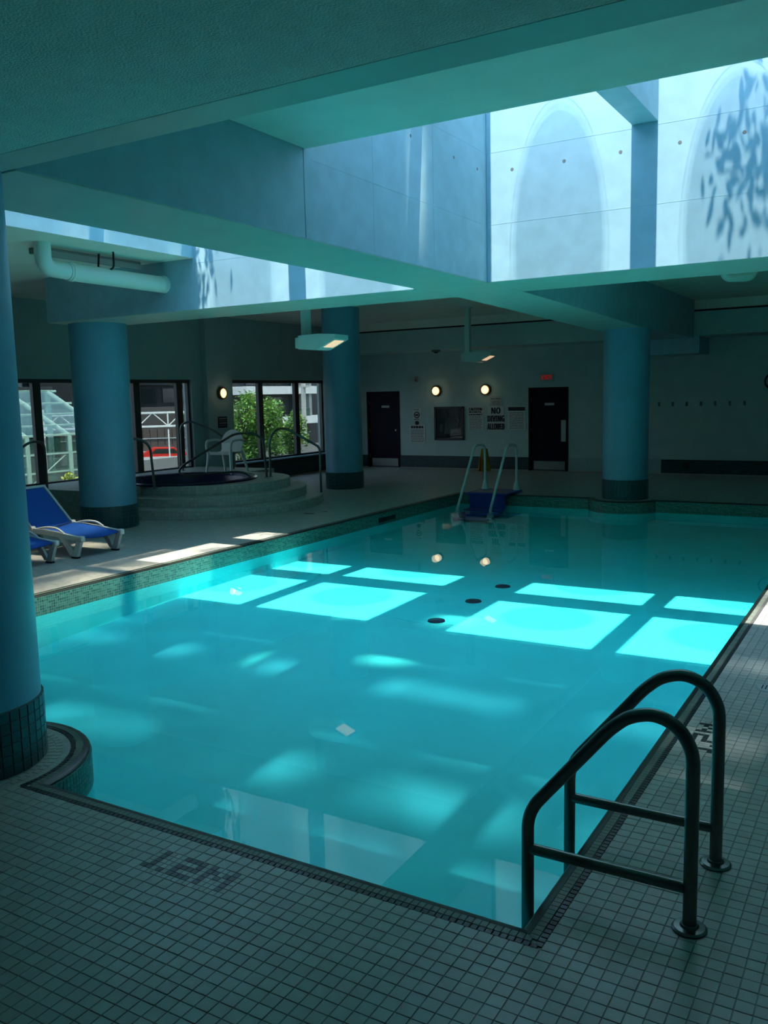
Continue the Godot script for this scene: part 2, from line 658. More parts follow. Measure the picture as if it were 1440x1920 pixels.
func build_floor() -> void:
	var f := thing("floor", "pale two-inch mosaic tile deck all round the pool", "floor", Vector3(), 0.0, "", "structure")
	var hole := outline(0.107)
	for side in [[-15.0, -4.33], [-4.33, 4.0]]:
		var rect := PackedVector2Array([Vector2(side[0], -21.2), Vector2(side[1], -21.2), Vector2(side[1], 4.0), Vector2(side[0], 4.0)])
		for poly in Geometry2D.clip_polygons(rect, hole):
			if Geometry2D.is_polygon_clockwise(poly):
				continue
			var b := MB.new()
			b.prism(poly, -0.30, -0.003 if side[0] > -5.0 else -0.001)
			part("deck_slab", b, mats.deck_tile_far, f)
	# single tiles where they can be told apart: the near deck and the strip along the right edge
	var marks := [Rect2(X0 - 29 * P, Z0 + 2 * P, 8 * P, 3 * P), Rect2(-0.9575, Z0 - 43 * P, 3 * P, 8 * P)]
	var spots := []
	for i in range(-74, 30):
		for j in range(-118, 26):
			var x := X0 + (i + 0.5) * P
			var z := Z0 + (j + 0.5) * P
			if i < 0 and j < 0:
				continue
			if j >= 0 and (x < -4.9 or z > -1.25) or j < 0 and x > 0.35:
				continue
			if j >= 0 and j < 12 and Vector2(x + 4.33, z + 2.79).length() < 0.50:
				continue
			var skip := false
			for m in marks:
				skip = skip or m.has_point(Vector2(x, z))
			if skip:
				continue
			spots.append(Vector3(x, 0, z))
	var eye := Vector3(0, 1.92, 0)
	var seen := func(p: Vector3) -> bool: return cam_sees(p)
	spots.sort_custom(func(a, b): return a.distance_squared_to(eye) + (0.0 if seen.call(a) else 100.0) < b.distance_squared_to(eye) + (0.0 if seen.call(b) else 100.0))
	var where := []
	for s in spots:
		where.append(Transform3D(Basis(Vector3(rng.randfn(0, .004), 1, rng.randfn(0, .004)).normalized().cross(Vector3.BACK).normalized(), Vector3.UP, Vector3.BACK).orthonormalized(), s + Vector3(0, rng.randfn(0, .0004), 0)))
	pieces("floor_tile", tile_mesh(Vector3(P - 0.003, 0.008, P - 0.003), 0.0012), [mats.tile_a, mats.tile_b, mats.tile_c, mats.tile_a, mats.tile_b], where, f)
	depth_mark(f, Vector3(X0 - 29 * P, 0.0, Z0 + 4 * Q), Vector3.RIGHT, Vector3.BACK, Q, true)
	depth_mark(f, Vector3(-0.9575, 0.0, Z0 - 35 * P), Vector3.FORWARD, Vector3.RIGHT, Q, true)
	depth_mark(f, Vector3(-7.46, 0.001, -9.42), Vector3.BACK, Vector3.LEFT, Q, false)
	# a small round drain cover on the right deck and two bits of floor hardware on the left deck
	var d := thing("floor_drain", "small round pale drain cover set in the right-hand deck", "drain", Vector3(-0.68, 0, -5.95))
	var b := MB.new()
	b.lathe([Vector2(.085, 0), Vector2(.08, .006), Vector2(0, .006)], Vector3(), 28)
	part("cover", b, mats.plate_pale, d)
	for k in 5:
		bx("slot", Vector3(-.05 + k * .022, .0055, -.04), Vector3(-.044 + k * .022, .0075, .04), mats.black_rubber, d, 0.0)
	var s := thing("floor_outlet", "shiny chrome outlet cover on the deck before the round steps", "drain", Vector3(-8.41, 0, -12.19))
	b = MB.new()
	b.lathe([Vector2(.055, -.002), Vector2(.05, .008), Vector2(.02, .012), Vector2(0, .012)], Vector3(), 24)
	part("cover", b, mats.chrome, s)
	part("screw", cyl(Vector3(.0, .012, .0), .008, .004), mats.steel_dark, s)
	var g := thing("floor_grate", "narrow dark slot grate in the deck beside the chrome outlet", "drain", Vector3(-8.53, 0, -11.93))
	bx("rim", Vector3(-.10, -.002, -.03), Vector3(.10, .003, .03), mats.steel_dark, g)
	for k in 7:
		bx("bar", Vector3(-.085 + k * .026, .002, -.02), Vector3(-.072 + k * .026, .006, .02), mats.black_rubber, g, 0.001)


func cyl(at: Vector3, r: float, h: float, seg := 20) -> MB:
	var b := MB.new()
	b.lathe([Vector2(r, 0), Vector2(r, h * 0.8), Vector2(r * 0.85, h), Vector2(0, h)], at, seg)
	return b


func cam_sees(p: Vector3) -> bool:
	var d := p - Vector3(0, 1.92, 0)
	var q := Basis.from_euler(Vector3(deg_to_rad(-7.491), deg_to_rad(30.696), deg_to_rad(-1.326))).inverse() * d
	return q.z < 0.0 and absf(q.x / q.z) < 0.45 and absf(q.y / q.z) < 0.6


# ------------------------------------------------------------------ pool
func bottom(z: float) -> float:
	var t := [[-2.9, -.80], [-4.5, -.66], [-6.0, -.52], [-7.5, -.44], [-9.0, -.42], [-11.0, -.42], [-16.5, -.40]]
	for i in t.size() - 1:
		if z <= t[i][0] and z >= t[i + 1][0]:
			return lerpf(t[i][1], t[i + 1][1], (t[i][0] - z) / (t[i][0] - t[i + 1][0]))
	return -.8


func build_pool() -> void:
	var p := thing("swimming_pool", "turquoise swimming pool with two rounded bays at the columns", "pool", Vector3(), 0.0, "", "structure")
	var rows := []
	for i in 28:
		var z := lerpf(-16.4, -2.3, i / 27.0)
		rows.append([Vector3(-8.0, bottom(z), z), Vector3(-4.3, bottom(z), z), Vector3(-0.7, bottom(z), z)])
	var b := MB.new()
	b.sheet(rows, Vector3.UP)
	part("basin_floor", b, mats.pool_shell, p)
	b = MB.new()
	ring(b, 0.0, -1.0, 0.0, -0.215)
	part("basin_wall", b, mats.pool_shell, p)
	b = MB.new()
	ring(b, 0.0, -0.215, 0.0, -0.022)
	part("waterline_band", b, mats.teal_mosaic, p)
	# rounded nose of the coping and its bed
	b = MB.new()
	var prof := [Vector2(0, -.022), Vector2(.003, -.014), Vector2(.010, -.008), Vector2(.022, -.004), Vector2(.040, -.001)]
	for i in prof.size() - 1:
		ring(b, prof[i].x, prof[i].y, prof[i + 1].x, prof[i + 1].y)
	part("coping_nose", b, mats.nose_dark, p)
	b = MB.new()
	ring(b, .040, -.001, .040, -.006)
	ring(b, .040, -.006, .112, -.006)
	part("coping_bed", b, mats.grout_pale, p)
	pieces("coping_tile", tile_mesh(Vector3(Q - .0015, .007, .034), .0012), [mats.lip_tile, mats.lip_tile_b], along(.059, Q, -.0005), p)
	pieces("accent_tile", tile_mesh(Vector3(Q - .0045, .007, .026), .0012), [mats.black_tile, mats.black_tile_b], along(.0925, Q, 0.0), p)
	# tiles of the bay in front of the near column, and of its top
	var spots := []
	var c := Vector3(-4.33, 0, -2.79)
	for k in 62:
		var a := -1.25 + k * (.0275 / .638)
		for j in 7:
			var dir := Vector3(sin(a), 0, -cos(a))
			if c.z + dir.z * .638 > -2.825:
				continue
			spots.append(Transform3D(Basis(Vector3(cos(a), 0, sin(a)), dir, Vector3(cos(a), 0, sin(a)).cross(dir)), c + dir * .638 + Vector3.UP * (-.045 - j * .0262)))
	pieces("bay_tile", tile_mesh(Vector3(.0242, .006, .0232), .001), [mats.teal_a, mats.teal_b, mats.teal_c], spots, p)
	var top := []
	for r in 2:
		var rad := .415 + r * .042
		var count := int(TAU * rad / .045)
		for k in count:
			var a := TAU * k / count
			var dir := Vector3(sin(a), 0, -cos(a))
			if c.z + dir.z * rad > -2.69:
				continue
			top.append(Transform3D(Basis(Vector3.UP, -a), c + dir * (rad + .012)))
	pieces("ring_tile", tile_mesh(Vector3(.040, .007, .038), .0012), [mats.tile_a, mats.tile_b], top, p)
	b = MB.new()
	for cc in [c, Vector3(-4.33, 0, -15.81)]:
		b.lathe([Vector2(.49, -.30), Vector2(.49, -.004), Vector2(.0, -.004)], cc, 40)
	part("bay_slab", b, mats.grout_pale, p)
	for z in [-8.03, -8.95, -9.80]:
		var d := Node3D.new()
		d.name = "drain_cover"
		p.add_child(d, true)
		d.set_meta("label", "dark round main drain in the pool bottom")
		d.position = Vector3(-4.16, bottom(z), z)
		var m := MB.new()
		m.lathe([Vector2(.095, 0), Vector2(.088, .012), Vector2(.03, .018), Vector2(0, .018)], Vector3(), 28)
		part("grate", m, mats.spa_blue, d)
	# a small fitting in the left wall under the coping
	bx("skimmer_mouth", Vector3(-7.51, -.17, -13.0), Vector3(-7.485, -.10, -12.45), mats.black_rubber, p)
	var w := MeshInstance3D.new()
	w.name = "pool_water"
	b = MB.new()
	var line := outline(-0.002)
	var ids := Geometry2D.triangulate_polygon(line)
	for i in range(0, ids.size(), 3):
		b.flat(Vector3(line[ids[i]].x, -.18, line[ids[i]].y), Vector3(line[ids[i + 1]].x, -.18, line[ids[i + 1]].y), Vector3(line[ids[i + 2]].x, -.18, line[ids[i + 2]].y), Vector3.UP)
	w.mesh = b.commit()
	w.material_override = mats.pool_water
	add_child(w, true)
	tag(w, "clear still water filling the swimming pool", "water", "", "stuff")


# ------------------------------------------------------------------ ceiling, beams, wells
func build_ceiling() -> void:
	var c := thing("ceiling", "cream ceiling with deep blue beams and two open skylight wells", "ceiling", Vector3(), 0.0, "", "structure")
	bx("near_slab", Vector3(-14, 3.1, -2.86), Vector3(4, 4.1, 4), mats.stipple, c, 0.0)
	bx("near_band", Vector3(-14, 3.1, -3.08), Vector3(4, 4.1, -2.86), mats.soffit_green, c, 0.006)
	bx("slab", Vector3(-3.95, 3.75, -5.63), Vector3(4, 4.1, -3.08), mats.ceiling_white, c, 0.006)
	bx("slab", Vector3(-14, 3.75, -5.63), Vector3(-4.8, 4.1, -3.08), mats.ceiling_white, c, 0.006)
	bx("slab", Vector3(-14, 3.75, -9.97), Vector3(-8.1, 4.1, -5.63), mats.ceiling_white, c, 0.006)
	bx("slab", Vector3(-.65, 3.75, -8.93), Vector3(4, 4.1, -5.63), mats.ceiling_white, c, 0.006)
	bx("slab", Vector3(-14, 3.75, -21), Vector3(4, 4.1, -9.97), mats.ceiling_white, c, 0.006)
	# upstand walls of the two wells
	bx("well_wall", Vector3(-8.3, 4.1, -5.63), Vector3(-8.1, 5.4, -8.93), mats.concrete_blue, c, 0.0)
	bx("well_wall", Vector3(-8.3, 4.1, -5.43), Vector3(-4.8, 5.4, -5.63), mats.concrete_blue, c, 0.0)
	bx("well_wall", Vector3(-3.95, 4.1, -5.43), Vector3(-.45, 5.4, -5.63), mats.concrete_blue, c, 0.0)
	bx("well_wall", Vector3(-.65, 4.1, -5.63), Vector3(-.45, 5.4, -8.93), mats.concrete_blue, c, 0.0)
	# the skin of the left slab edge, blue like the wells
	bx("well_wall", Vector3(-8.11, 3.752, -8.93), Vector3(-8.098, 4.1, -5.63), mats.concrete_blue, c, 0.0)
	# the long beam over the two columns, in two lengths; the farther one sinks a little towards its column
	var lb := Node3D.new()
	lb.name = "beam"
	c.add_child(lb, true)
	lb.set_meta("label", "long blue beam running the length of the pool")
	bx("beam_length", Vector3(-4.8, 3.1, -8.93), Vector3(-3.95, 5.4, -5.6), mats.concrete_blue, lb, 0.006)
	bx("beam_length", Vector3(-4.8, 3.1, -5.6), Vector3(-3.95, 5.4, -3.08), mats.concrete_blue, lb, 0.006)
	bx("beam_soffit", Vector3(-4.797, 3.094, -8.93), Vector3(-3.953, 3.11, -3.08), mats.soffit_green, lb, 0.004)
	var b := MB.new()
	b.slab(PackedVector2Array([Vector2(9.97, 3.1), Vector2(15.4, 2.98), Vector2(19.55, 2.98), Vector2(19.55, 3.76), Vector2(9.97, 3.76)]), Transform3D(Basis(Vector3.FORWARD, Vector3.UP, Vector3.RIGHT), Vector3(-4.8, 0, 0)), .85)
	part("beam_length", b, mats.concrete_blue, lb)
	b = MB.new()
	b.slab(PackedVector2Array([Vector2(8.93, 3.094), Vector2(9.97, 3.094), Vector2(15.4, 2.974), Vector2(15.4, 2.99), Vector2(9.97, 3.11), Vector2(8.93, 3.11)]), Transform3D(Basis(Vector3.FORWARD, Vector3.UP, Vector3.RIGHT), Vector3(-4.797, 0, 0)), .844)
	part("beam_soffit", b, mats.soffit_green, lb)
	bx("beam_stub", Vector3(-5.6, 2.66, -20.65), Vector3(-3.84, 3.08, -19.6), mats.concrete_blue, lb, 0.006)
	# the cross beam
	var cb := Node3D.new()
	cb.name = "beam"
	c.add_child(cb, true)
	cb.set_meta("label", "blue cross beam below the bright far walls of the wells")
	bx("beam_length", Vector3(-11, 3.1, -9.97), Vector3(4, 5.4, -8.98), mats.concrete_blue, cb, 0.006)
	bx("beam_soffit", Vector3(-10.997, 3.094, -9.967), Vector3(-4.797, 3.11, -8.933), mats.soffit_green, cb, 0.004)
	bx("beam_soffit", Vector3(-3.953, 3.094, -9.967), Vector3(4, 3.11, -8.933), mats.soffit_green, cb, 0.004)
	bx("well_face", Vector3(-8.1, 3.1, -8.985), Vector3(-4.8, 5.4, -8.93), mats.concrete_blue, cb, 0.0)
	bx("well_face", Vector3(-3.95, 3.1, -8.985), Vector3(-.65, 5.4, -8.93), mats.concrete_blue, cb, 0.0)
	bx("beam_side", Vector3(-11, 3.1, -8.985), Vector3(-8.1, 3.76, -8.93), mats.concrete_blue, cb, 0.004)
	# tie holes and form lines of the concrete
	for x in [-3.66, -3.10, -2.53, -1.97, -1.40, -7.8, -7.2, -5.9, -5.3]:
		var t := MB.new()
		t.lathe([Vector2(.018, 0), Vector2(.016, .001), Vector2(0, .0008)], Vector3(), 14)
		put("tie_hole", t.commit(), mats.ink_grey, cb, Transform3D(Basis(Vector3.RIGHT, Vector3.BACK, Vector3.DOWN), Vector3(x, 4.22, -8.9295)))
	for z in [-8.70, -8.15, -7.27, -6.7, -6.1]:
		var t := MB.new()
		t.lathe([Vector2(.016, 0), Vector2(.014, .001), Vector2(0, .0008)], Vector3(), 14)
		put("tie_hole", t.commit(), mats.ink_grey, lb, Transform3D(Basis(Vector3.UP, Vector3.RIGHT, Vector3.FORWARD), Vector3(-3.9495, 4.22, z)))
	for s in [[-3.95, -.65], [-8.1, -4.8]]:
		for y in [4.42, 3.69]:
			bx("form_line", Vector3(s[0], y - .004, -8.931), Vector3(s[1], y + .004, -8.9290), mats.concrete_blue, cb, 0.002)
	for y in [4.42, 3.69]:
		bx("form_line", Vector3(-3.951, y - .004, -8.93), Vector3(-3.9488, y + .004, -5.7), mats.concrete_blue, lb, 0.002)
	for z in [-7.7, -6.6]:
		bx("form_line", Vector3(-3.951, 3.12, z - .004), Vector3(-3.9488, 5.3, z + .004), mats.concrete_blue, lb, 0.002)
	# fins that divide each well into four bays
	for x in [-2.3, -6.45]:
		bx("fin", Vector3(x - .125, 4.45, -8.93), Vector3(x + .125, 5.4, -5.63), mats.concrete_blue, c, 0.005)
		bx("fin", Vector3(x - 1.65, 4.45, -7.51), Vector3(x - .125, 5.4, -7.39), mats.concrete_blue, c, 0.005)
		bx("fin", Vector3(x + .125, 4.45, -7.51), Vector3(x + 1.65, 5.4, -7.39), mats.concrete_blue, c, 0.005)
	# bulkhead along the far wall with a gap on top, its darkness put in as a black strip
	bx("bulkhead", Vector3(-13.35, 3.02, -20.65), Vector3(4, 3.52, -19.55), mats.wall_pale_teal, c, 0.006)
	bx("bulkhead_dark_strip", Vector3(-13.35, 3.52, -20.65), Vector3(4, 3.56, -19.62), mats.ink, c, 0.0)
	bx("bulkhead_head", Vector3(-13.35, 3.56, -20.65), Vector3(4, 3.76, -19.57), mats.ceiling_white, c, 0.004)
	bx("unseen_eave", Vector3(-14.9, 3.8, -21), Vector3(-13.6, 4.1, 4), mats.ceiling_white, c, 0.0)  # overhang out of view, there to shade the window mullions
	bx("roof_edge", Vector3(-14, 4.1, -20.9), Vector3(4, 4.3, -20.6), mats.roof_grey, c, 0.0)


# ------------------------------------------------------------------ walls
func build_walls() -> void:
	var far := thing("wall_far", "far wall with signs between two navy doors", "wall", Vector3(), 0.0, "", "structure")
	for s in [[-14.0, -12.72], [-11.70, -8.05], [-7.04, 4.0]]:
		bx("wall_panel", Vector3(s[0], 0, -20.9), Vector3(s[1], 3.1, -20.65), mats.wall_pale_teal, far, 0.0)
	for s in [[-12.72, -11.70], [-8.05, -7.04]]:
		bx("wall_panel", Vector3(s[0], 2.035, -20.9), Vector3(s[1], 3.1, -20.65), mats.wall_pale_teal, far, 0.0)
	bx("wall_panel", Vector3(-14, 3.0, -20.9), Vector3(4, 3.8, -20.7), mats.wall_pale_teal, far, 0.0)
	for s in [[-13.35, -12.72], [-11.70, -8.05], [-4.83, 4.0]]:
		bx("tile_band", Vector3(s[0], 0, -20.65), Vector3(s[1], .33, -20.635), mats.dark_mosaic, far, 0.003)
	bx("tile_band", Vector3(-7.04, 0, -20.65), Vector3(-4.83, .33, -20.64), mats.wall_grey, far, 0.003)
	bx("cove", Vector3(-13.35, 0, -20.65), Vector3(-12.72, .02, -20.61), mats.tile_a, far, 0.008)
	bx("cove", Vector3(-11.70, 0, -20.65), Vector3(-8.05, .02, -20.61), mats.tile_a, far, 0.008)
	bx("cove", Vector3(-7.04, 0, -20.65), Vector3(4, .02, -20.61), mats.tile_a, far, 0.008)
	var left := thing("wall_left", "dark street-side wall above the ribbon of windows", "wall", Vector3(), 0.0, "", "structure")
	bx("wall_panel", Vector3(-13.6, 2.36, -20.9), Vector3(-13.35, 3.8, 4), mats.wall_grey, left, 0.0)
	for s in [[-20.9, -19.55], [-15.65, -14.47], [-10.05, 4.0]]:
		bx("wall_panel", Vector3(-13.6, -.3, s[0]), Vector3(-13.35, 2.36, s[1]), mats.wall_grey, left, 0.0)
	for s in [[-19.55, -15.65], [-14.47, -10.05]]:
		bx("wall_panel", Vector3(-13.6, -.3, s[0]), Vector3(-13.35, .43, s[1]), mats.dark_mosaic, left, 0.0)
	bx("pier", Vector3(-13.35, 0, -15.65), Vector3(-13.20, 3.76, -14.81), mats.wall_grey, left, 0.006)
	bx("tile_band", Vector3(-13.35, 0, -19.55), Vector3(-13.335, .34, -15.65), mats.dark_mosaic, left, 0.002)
	var right := thing("wall_right", "plain pale wall closing the hall beyond the right deck", "wall", Vector3(), 0.0, "", "structure")
	bx("wall_panel", Vector3(3.6, -.3, -20.9), Vector3(3.85, 4.1, 4), mats.wall_pale_teal, right, 0.0)
	var near := thing("wall_near", "plain blue wall behind the near deck, out of view and kept dark", "wall", Vector3(), 0.0, "", "structure")
	bx("wall_panel", Vector3(-13.6, -.3, 3.6), Vector3(3.85, 3.2, 3.85), mats.column_blue, near, 0.0)  # unseen; dark so that little light reaches the near deck
	window(-19.55, -15.65, [-18.40, -16.93], "three-pane window beyond the spa looking onto the leafy shrub")
	window(-14.47, -10.05, [-14.17, -12.95, -10.56], "long window behind the loungers looking onto the green glass canopy")
	door(-12.72, -11.70, "navy door nearest the tall far-left column, with a steel kick plate", false)
	door(-8.05, -7.04, "navy door under the red exit sign, with a pale push plate", true)


func window(z0: float, z1: float, mull: Array, label: String) -> void:
	var w := thing("window_" + ("1" if z0 < -15 else "2"), label, "window", Vector3(), 0.0, "", "structure")
	var x := -13.46
	bx("head_frame", Vector3(x - .05, 2.29, z0), Vector3(x + .06, 2.36, z1), mats.frame_grey, w)
	bx("sill_frame", Vector3(x - .05, .43, z0), Vector3(x + .05, .50, z1), mats.frame_grey, w)
	bx("sill", Vector3(-13.42, .42, z0), Vector3(-13.26, .455, z1), mats.concrete_blue, w, 0.01)
	var posts := [z0] + mull + [z1]
	for i in posts.size():
		var hw := .05 if i == 0 or i == posts.size() - 1 else .085
		bx("mullion", Vector3(x - .05, .43, posts[i] - hw), Vector3(x + .045, 2.36, posts[i] + hw), mats.frame_grey, w, 0.008)
	for i in posts.size() - 1:
		bx("pane", Vector3(x - .044, .49, posts[i] + .04), Vector3(x - .036, 2.30, posts[i + 1] - .04), mats.tinted_glass, w, 0.0)


func door(x0: float, x1: float, label: String, push: bool) -> void:
	var d := thing("door_" + ("2" if push else "1"), label, "door", Vector3(), 0.0, "", "structure")
	var z := -20.66
	bx("frame_jamb", Vector3(x0, 0, z - .1), Vector3(x0 + .05, 2.035, z + .03), mats.door_frame, d)
	bx("frame_jamb", Vector3(x1 - .05, 0, z - .1), Vector3(x1, 2.035, z + .03), mats.door_frame, d)
	bx("frame_head", Vector3(x0, 1.985, z - .1), Vector3(x1, 2.035, z + .03), mats.door_frame, d)
	bx("added_backing", Vector3(x0 - .05, -.1, z - .30), Vector3(x1 + .05, 2.2, z - .10), mats.door_frame, d, 0.0)  # dark backing added so no light leaks round the leaf
	bx("threshold", Vector3(x0 + .03, -.02, z - .12), Vector3(x1 - .03, .012, z + .012), mats.kick_steel, d, 0.003)
	bx("leaf", Vector3(x0 + .05, .012, z - .06), Vector3(x1 - .05, 1.985, z - .015), mats.door_navy, d)
	bx("kick_plate", Vector3(x0 + .12, .03, z - .017), Vector3(x1 - .09, .24, z - .010), mats.kick_steel, d, 0.002)
	var cx := (x0 + x1) / 2 + (.02 if push else .06)
	bx("name_plate", Vector3(cx - .12, 1.60, z - .017), Vector3(cx + .12, 1.66, z - .008), mats.plate_pale, d, 0.002)
	if push:
		bx("push_plate", Vector3(x1 - .19, .72, z - .017), Vector3(x1 - .07, 1.24, z - .010), mats.plate_pale, d, 0.002)
	else:
		part("knob", tube_mb([Vector3(x1 - .12, 1.0, z - .02), Vector3(x1 - .12, 1.0, z + .04)], .025), mats.kick_steel, d)
	for y in [.3, 1.0, 1.75]:
		part("hinge", tube_mb([Vector3(x0 + .055, y - .05, z - .01), Vector3(x0 + .055, y + .05, z - .01)], .010, 10), mats.kick_steel, d)


func tube_mb(path: Array, r: float, seg := 14) -> MB:
	var b := MB.new()
	b.tube(path, r, seg)
	return b


# ------------------------------------------------------------------ columns
func build_columns() -> void:
	for a in [[-4.33, -2.79, 3.1, "round blue column in the near bay, closest to the camera", 1], [-4.33, -15.81, 3.0, "round blue column in the bay at the far edge of the pool", 0],
			[-10.66, -9.57, 3.1, "round blue column beside the blue loungers", 0], [-10.27, -15.70, 3.75, "round blue column between the round steps and the far-left door", 0]]:
		var c := thing("column", a[3], "column", Vector3(a[0], 0, a[1]))
		var r := .425 if a[1] < -9.0 and a[1] > -10.0 else .395
		var b := MB.new()
		b.lathe([Vector2(r, 0), Vector2(r, a[2])], Vector3(), 72)
		part("shaft", b, mats.column_blue, c)
		b = MB.new()
		b.lathe([Vector2(r + .006, 0), Vector2(r + .006, .345), Vector2(r, .35)], Vector3(), 72)
		part("tile_bed", b, mats.base_grout, c)
		var spots := []
		var count := int(TAU * r / P)
		for j in 6:
			for k in count:
				var ang := TAU * k / count
				var dir := Vector3(sin(ang), 0, cos(ang))
				spots.append(Transform3D(Basis(Vector3(cos(ang), 0, -sin(ang)), dir, Vector3(cos(ang), 0, -sin(ang)).cross(dir)), dir * (r + .012) + Vector3.UP * (.03 + j * .0575)))
		pieces("base_tile", tile_mesh(Vector3(TAU * r / count - .004, .008, .0535), .0012), [mats.base_tile_a, mats.base_tile_b], spots, c, 300)


# ------------------------------------------------------------------ skylights
func build_skylights() -> void:
	for w in [[-3.95, -.65, "pool-side well"], [-8.1, -4.8, "well beside the loungers"]]:
		var xm: float = (w[0] + w[1]) / 2
		for i in 2:
			for j in 2:
				var x0: float = w[0] if i == 0 else xm + .075
				var x1: float = xm - .075 if i == 0 else w[1]
				var z0 := -8.93 if j == 0 else -7.45
				var z1 := -7.45 if j == 0 else -5.63
				var s := thing("skylight", "domed acrylic skylight over the %s, %s %s bay" % [w[2], ["far", "near"][j], ["left", "right"][i]], "skylight", Vector3((x0 + x1) / 2, 5.402, (z0 + z1) / 2))
				var hx := (x1 - x0) / 2
				var hz := (z1 - z0) / 2
				for k in [[-hx, -hz, hx, -hz + .05], [-hx, hz - .05, hx, hz], [-hx, -hz, -hx + .05, hz], [hx - .05, -hz, hx, hz]]:
					bx("curb", Vector3(k[0], 0, k[1]), Vector3(k[2], .06, k[3]), mats.frame_grey, s)
				var R := .53
				var flange := MB.new()
				var seg := 40
				for k in seg:
					var a := TAU * k / seg
					var b := TAU * (k + 1) / seg
					var pa := Vector3(cos(a), 0, sin(a))
					var pb := Vector3(cos(b), 0, sin(b))
					var oa := pa * minf(hx / maxf(absf(pa.x), 1e-4), hz / maxf(absf(pa.z), 1e-4))
					var ob := pb * minf(hx / maxf(absf(pb.x), 1e-4), hz / maxf(absf(pb.z), 1e-4))
					var y := Vector3.UP * .04
					flange.quad(pa * R + y, pb * R + y, ob + y, oa + y, Vector3.UP)
				part("flange", flange, mats.clear_glass, s)
				# the crown, out of view; haze stepped inward to soften its round shadow
				var prof := []
				for k in 13:
					var t := k / 12.0
					prof.append(Vector2(R * cos(t * PI / 2), .04 + .16 * sin(t * PI / 2)))
				for ringed in [[0, 3, mats.hazy_rim], [3, 4, mats.hazy_shoulder], [4, 12, mats.hazy_crown]]:
					var cr := MB.new()
					cr.lathe(prof.slice(ringed[0], ringed[1] + 1), Vector3(), 40)
					part("crown", cr, ringed[2], s)
	# leafy branches that hang over the wells
	branch_tree(Vector3(.55, 4.1, -8.1), [Vector3(-1.25, 7.4, -7.75), Vector3(-.8, 6.9, -7.9), Vector3(-1.6, 6.7, -7.95)], "young roof tree leaning over the pool-side skylights", 640)
	branch_tree(Vector3(-9.1, 4.1, -8.0), [Vector3(-7.9, 6.9, -7.75), Vector3(-8.1, 6.3, -7.9)], "young roof tree leaning over the skylights above the loungers", 380)
	# two unseen fronts; the two slanted lights shine through their openings into the wells
	tower("tall pale tower front above the far roof, out of view, shaping light in the pool", Vector3(0, 4.1, -13.2), 0.0, -14.0, .6, 12.5, 9, .5, 1.3)
	tower("tall pale tower front beyond the right roof, out of view, shaping light on the left deck", Vector3(1.6, 4.1, 0), PI / 2, 2.5, 12.2, 5.0, 11, 3.2, 5.0)


func tower(label: String, at: Vector3, turn: float, x0: float, x1: float, y: float, rows: int, gap0: float, gap1: float) -> void:
	var t := thing("unseen_tower", label, "building", at, turn)
	bx("base_wall", Vector3(x0, 0, -.15), Vector3(x1, y, .15), mats.facade_pale, t, 0.0)
	for row in rows:
		var open := 1.9 if gap0 > 1.0 and row >= 5 else 1.55
		bx("spandrel", Vector3(x0, y + open, -.15), Vector3(x1, y + 2.1, .15), mats.facade_pale, t, 0.0)
		var x := x0
		while x < x1:
			# narrow openings low down let little light reach the pool-side well
			var low := gap0 > 1.0 and row < 5
			var wd := minf(rng.randf_range(.9, 1.9) if low else rng.randf_range(.25, .8), x1 - x)
			bx("pier", Vector3(x, y, -.15), Vector3(x + wd, y + open, .15), mats.facade_pale, t, 0.0)
			var gap := minf(rng.randf_range(.25, .6) if low else rng.randf_range(gap0, gap1), x1 - x - wd)
			if gap < .1:
				break
			bx("pane", Vector3(x + wd, y, -.01), Vector3(x + wd + gap, y + open, .01), mats.clear_glass, t, 0.0)
			x += wd + gap
		y += 2.1


func leaf_mesh(l: float, w: float) -> ArrayMesh:
	var b := MB.new()
	var up := Vector3.UP
	var pts := [Vector3(0, 0, 0), Vector3(w * .5, .004, l * .35), Vector3(w * .38, .002, l * .7), Vector3(0, -.006, l), Vector3(-w * .38, .002, l * .7), Vector3(-w * .5, .004, l * .35)]
	for k in range(1, 5):
		b.flat(pts[0], pts[k], pts[k + 1], up)
	return b.commit()


func leaves(called: String, mesh: Mesh, m: Material, spots: Array, parent: Node) -> void:
	var mm := MultiMesh.new()
	mm.transform_format = MultiMesh.TRANSFORM_3D
	mm.mesh = mesh
	mm.instance_count = spots.size()
	for i in spots.size():
		mm.set_instance_transform(i, spots[i])
	var o := MultiMeshInstance3D.new()
	o.name = called
	o.multimesh = mm
	o.material_override = m
	o.set_meta("kind", "stuff")
	parent.add_child(o, true)


func leaf_at(p: Vector3, s := 1.0) -> Transform3D:
	var b := Basis.from_euler(Vector3(rng.randf_range(-.9, .9), rng.randf() * TAU, rng.randf_range(-.9, .9))).scaled(Vector3.ONE * s)
	return Transform3D(b, p)


